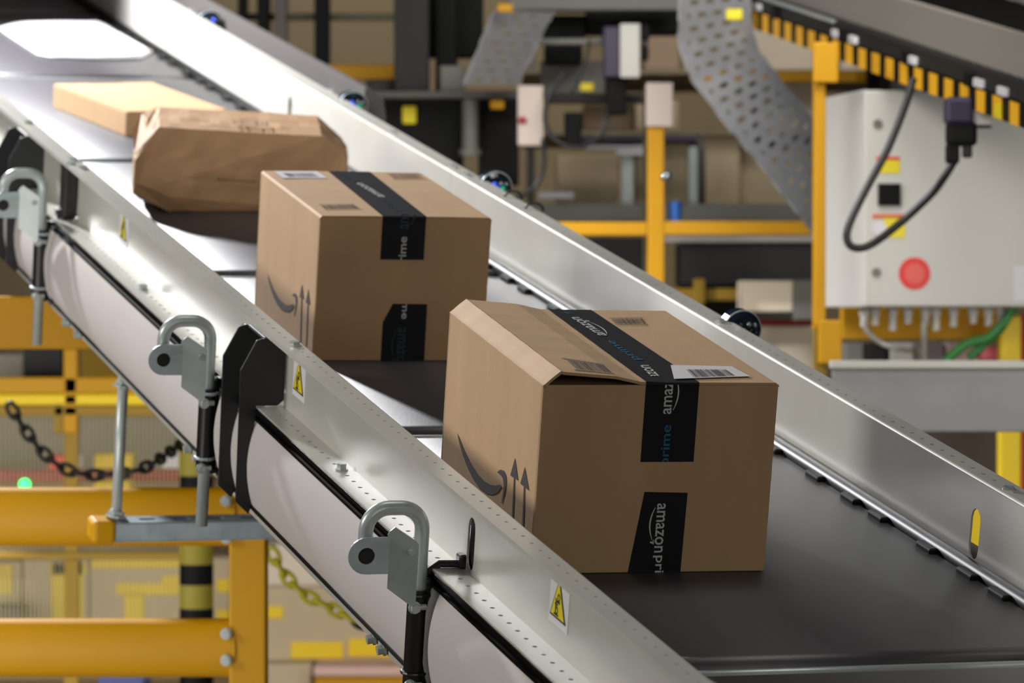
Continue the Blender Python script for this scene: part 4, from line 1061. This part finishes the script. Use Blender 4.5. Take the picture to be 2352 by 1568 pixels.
# --- black machinery in the middle
mc = root('sorting_machine', 'black sorting machine with frames, cables and labels behind the conveyor', 'machine', 1150, 300, 9.6)
for nm, r4, Y, dep, m in (('column', (905, -40, 985, 210), 9.55, 0.1, M_DARK2), ('column', (1000, -40, 1050, 210), 9.7, 0.1, M_DARK), ('housing', (985, -40, 1110, 130), 9.8, 0.1, M_DARK), ('body', (868, 226, 1062, 420), 9.6, 0.25, M_DARK), ('body', (1098, 226, 1192, 420), 9.62, 0.25, M_DARK),
        ('cover', (840, 182, 930, 226), 9.6, 0.2, M_DARK2), ('bracket', (1010, 150, 1066, 210), 9.58, 0.08, M_GREYM), ('cross_bar', (860, 208, 1200, 226), 9.5, 0.05, mat('bar_dull', (74, 70, 66), 0.5)), ('top_beam', (1165, -10, 1560, 24), 9.45, 0.08, mat('beam_dull', (96, 98, 90), 0.5)),
        ('drive_box', (1240, 34, 1345, 92), 9.6, 0.15, M_DARK), ('drive_box', (1250, 104, 1338, 142), 9.6, 0.15, M_DARK), ('cross_bar', (1225, 88, 1490, 102), 9.5, 0.04, M_GREYM), ('head_box', (1345, 24, 1560, 74), 9.62, 0.15, M_DARK), ('device', (1386, 60, 1428, 178), 9.4, 0.06, M_PURPLE), ('device_foot', (1392, 178, 1440, 262), 9.42, 0.05, M_DARK),
        ('label', (1424, 54, 1470, 178), 9.38, 0.004, M_CAB), ('label', (1189, 196, 1248, 334), 9.35, 0.004, mat('label_dim', (196, 182, 172), 0.6)), ('red_mark', (1191, 268, 1208, 284), 9.345, 0.004, M_RED), ('socket', (1468, 56, 1492, 92), 9.4, 0.04, M_DARK), ('socket', (1466, 105, 1490, 138), 9.4, 0.04, M_DARK), ('cross_bar', (1240, 216, 1490, 236), 9.52, 0.05, M_DARK2),
        ('monitor', (1296, 258, 1336, 336), 9.45, 0.04, M_DARK), ('plate', (1240, 140, 1390, 215), 9.75, 0.02, M_GREYM), ('upright', (1478, 200, 1496, 660), 9.4, 0.04, mat('upright_dark', (66, 56, 30), 0.5)),
        ('yellow_sticker', (924, 244, 956, 284), 9.59, 0.004, M_STICK), ('yellow_sticker', (1126, 230, 1158, 250), 9.49, 0.004, M_YEL), ('yellow_sticker', (1333, 190, 1364, 209), 9.5, 0.004, M_STICK), ('yellow_sticker', (1142, 8, 1178, 28), 9.25, 0.01, M_YEL)):
    part(nm, mc, slab(*r4, Y, dep), m)
p0, p1 = at(1080, 342, 9.55), at(1080, 225, 9.55); bm = bmesh.new(); tube(bm, [p0, p1], 0.020, 20); tube(bm, [at(1080, 358, 9.55), p0], 0.027, 20); part('motor', mc, bm, M_GREYM, False)
xa, xb, za, zb = ext(1140, 400, 1160, 430, 9.8); part('leg', mc, boxbm(xa, xb, 9.65, 9.72, 0, za + 0.05), M_DARK)
cable('thin black cable ring hanging in front of the black machinery', [(1300, 165, 9.3), (1262, 220, 9.3), (1252, 280, 9.3), (1280, 325, 9.3), (1330, 338, 9.3), (1375, 315, 9.3), (1392, 280, 9.3), (1398, 240, 9.32)], 0.0055, M_BLACK)
cable('thin black cable dropping from the hanging label', [(1246, 318, 9.3), (1250, 370, 9.3), (1235, 420, 9.3), (1200, 448, 9.3), (1170, 458, 9.3)], 0.0055, M_BLACK)
cable('thin dark cable slanting across the middle machinery', [(1355, 90, 9.35), (1345, 140, 9.35), (1325, 190, 9.35), (1310, 215, 9.35)], 0.004, M_BLACK)
# dark posts upper left
pf = root('post_frame', 'frame of black and grey steel posts behind the bright far rail, upper left', 'frame', 640, 100, 10.2)
for u0, u1, m in ((546, 566, M_DARK), (590, 618, M_DARK), (630, 658, mat('post_grey', (92, 84, 80), 0.5)), (722, 756, M_DARK)):
    x0_, x1_, z0_, z1_ = ext(u0, -60, u1, 160, 10.2); bm = bmesh.new(); box(bm, x0_, x1_, 10.2, 10.28, 0, 3.6, 0.003)
    part('post', pf, bm, m)
part('cross_bar', pf, slab(500, 30, 930, 46, 10.285, 0.03), mat('bar_green', (84, 84, 62), 0.6))
solo('yellow_rail', 'short yellow rail above the grey duct end', 'rail', 690, 148, 917, 182, 9.9, 0.05, M_YEL)
solo('yellow_rail', 'yellow rail running to the cabinet post under the hazard stripes', 'rail', 1585, 163, 2100, 188, 9.7, 0.05, M_YEL)
# --- work table and goods in the middle distance
tb = root('work_table', 'tubular work table frame with white sheets behind the yellow post', 'table', 1500, 480, 10.2)
for nm, r4, Y, dep, m in (('top_bar', (1330, 310, 1600, 324), 10.45, 0.03, M_PURPLE), ('leg', (1428, 350, 1456, 482), 10.4, 0.03, M_STEEL), ('leg', (1582, 336, 1603, 490), 10.42, 0.03, M_STEEL), ('sheet', (1340, 334, 1482, 341), 10.35, 0.06, M_LABEL), ('sheet', (1416, 343, 1484, 356), 10.34, 0.03, M_LABEL), ('shelf', (1180, 468, 1866, 508), 10.33, 0.2, mat('shelf_grey', (134, 132, 126), 0.5))):
    part(nm, tb, slab(*r4, Y, dep, 0.002), m)
for u in (1190, 1840):
    xa, xb, za, zb = ext(u, 500, u + 22, 560, 10.2); part('leg', tb, boxbm(xa, xb, 10.42, 10.45, 0, zb), M_STEELD)
bm = bmesh.new(); tube(bm, [at(u, v, 10.5) for u, v in ((1595, 316), (1606, 322), (1612, 340), (1614, 490))], 0.009, 10); part('bent_leg', tb, bm, M_GREYM, True)
bm = bmesh.new(); bmesh.ops.create_uvsphere(bm, u_segments=14, v_segments=8, radius=0.013); o = link('chrome_ball', bm, M_BEAD, None, True, Matrix.Translation(at(1530, 405, 9.0))); tag(o, 'small shiny ball knob on the yellow post', 'knob')
bm = bmesh.new(); p0 = at(1551, 507.5, 9.225); tube(bm, [(0, 0, 0), (0, 0, 0.045)], [0.013, 0.016], 16); o = link('blue_cup', bm, M_BLUE, None, False, Matrix.Translation(p0)); tag(o, 'small blue cup on the yellow cross rail beside its post', 'cup')
solo('paper_sheet', 'white paper lying on the grey shelf left of the yellow post', 'paper', 1236, 440, 1318, 456, 10.34, 0.02, M_LABEL)
yp = root('rail_barrier', 'yellow post with long yellow cross rail in the middle distance', 'barrier', 1505, 640, 9.2)
xa, xb, za, zb = ext(1488, 290, 1526, 660, 9.2); part('post', yp, boxbm(xa, xb, 9.2, 9.25, 0, zb, 0.003), M_YEL)
part('cross_rail', yp, slab(1150, 510, 1488, 541, 9.2, 0.05), M_YEL); part('cross_rail', yp, slab(1526, 508, 1868, 540, 9.2, 0.05), M_YEL)
part('label', yp, slab(1484, 190, 1545, 290, 9.19, 0.01, 0.001), mat('label_dim', (196, 182, 172), 0.6))
ld = root('lower_conveyor', 'dark low conveyor body under the yellow cross rail', 'conveyor', 1700, 650, 9.9)
part('light_edge', ld, slab(1526, 541, 1870, 556, 9.85, 0.05), M_CAB); part('body', ld, slab(1562, 556, 1870, 655, 9.9, 0.3), mat('blue_black', (32, 32, 36), 0.5)); part('side_body', ld, slab(1280, 545, 1485, 640, 9.95, 0.3), M_DARK2); part('yellow_bar', ld, slab(1530, 662, 1728, 690, 9.6, 0.04), M_YELD); part('yellow_upright', ld, slab(1594, 640, 1620, 700, 9.58, 0.04), M_YELD); part('underside', ld, slab(1560, 655, 1700, 720, 10.1, 0.1), M_DARK)
part('base', ld, boxbm(at(1570, 700, 10).x, at(1690, 700, 10).x, 10.1, 10.2, 0, at(0, 715, 10).z), M_DARK)
solo('cream_carton', 'cream carton under the dark low conveyor', 'carton', 1702, 644, 1822, 716, 9.32, 0.15, M_CREAM2)
solo('grey_case', 'grey case beside the cream carton by the cabinet post', 'case', 1823, 642, 1872, 735, 9.32, 0.15, M_GREYM)
solo('red_bar', 'dark red bar above the pale cartons near the cabinet post', 'bar', 1660, 734, 1872, 748, 9.5, 0.04, M_RED)
solo('pale_carton', 'pale carton under the dark red bar near the cabinet post', 'carton', 1690, 750, 1874, 900, 9.7, 0.3, M_CREAM2, to_floor=True)
solo('rack_panel', 'grey panel between cream carton and dark red bar', 'panel', 1560, 700, 1830, 736, 10.3, 0.03, M_GREYM)
for i, (r4, m, lab_) in enumerate((((1280, 355, 1420, 470), M_CREAM, 'cream carton on the shelf left of the table leg'), ((1460, 230, 1560, 299), M_CREAM, 'cream carton behind the label on the yellow post'), ((1610, 314, 1700, 470), M_CREAM, 'tall cream carton left of the long cable tray'), ((1460, 330, 1580, 470), mat('dun', (166, 150, 120), 0.7), 'dun carton between the table legs'), ((1700, 340, 1860, 470), M_CREAM, 'cream carton behind the lower cable tray'), ((1730, 60, 1868, 160), M_CREAM2, 'pale carton above the yellow rail under the hazard stripes'), ((1930, 80, 2090, 160), M_CREAM2, 'pale carton right of the yellow head plate'), ((1480, 70, 1560, 160), mat('buff', (190, 164, 136), 0.7), 'buff carton beside the long cable tray top'), ((1740, 190, 1868, 300), M_CREAM2, 'pale carton below the yellow rail behind the tray'), ((1340, 240, 1480, 298), mat('buff', (190, 164, 136), 0.7), 'buff carton behind the black cable ring'))):
    solo('stock_carton', lab_, 'carton', *r4, 10.6 + 0.05*i, 0.3, m, 'cartons stocked in the background racks')
rk = root('stock_rack', 'storage rack carrying the background cartons', 'rack', 1500, 480, 11.2)
for v in (160, 300, 472): part('rack_shelf', rk, slab(1200, v, 2200, v + 10, 10.6, 0.9, 0.002), mat('rack_dull', (150, 134, 104), 0.6))
for u in (1210, 2180):
    xa, xb, za, zb = ext(u, 0, u + 20, 400, 11.2); part('upright', rk, boxbm(xa, xb, 11.4, 11.45, 0, 3.2), M_GREYM)
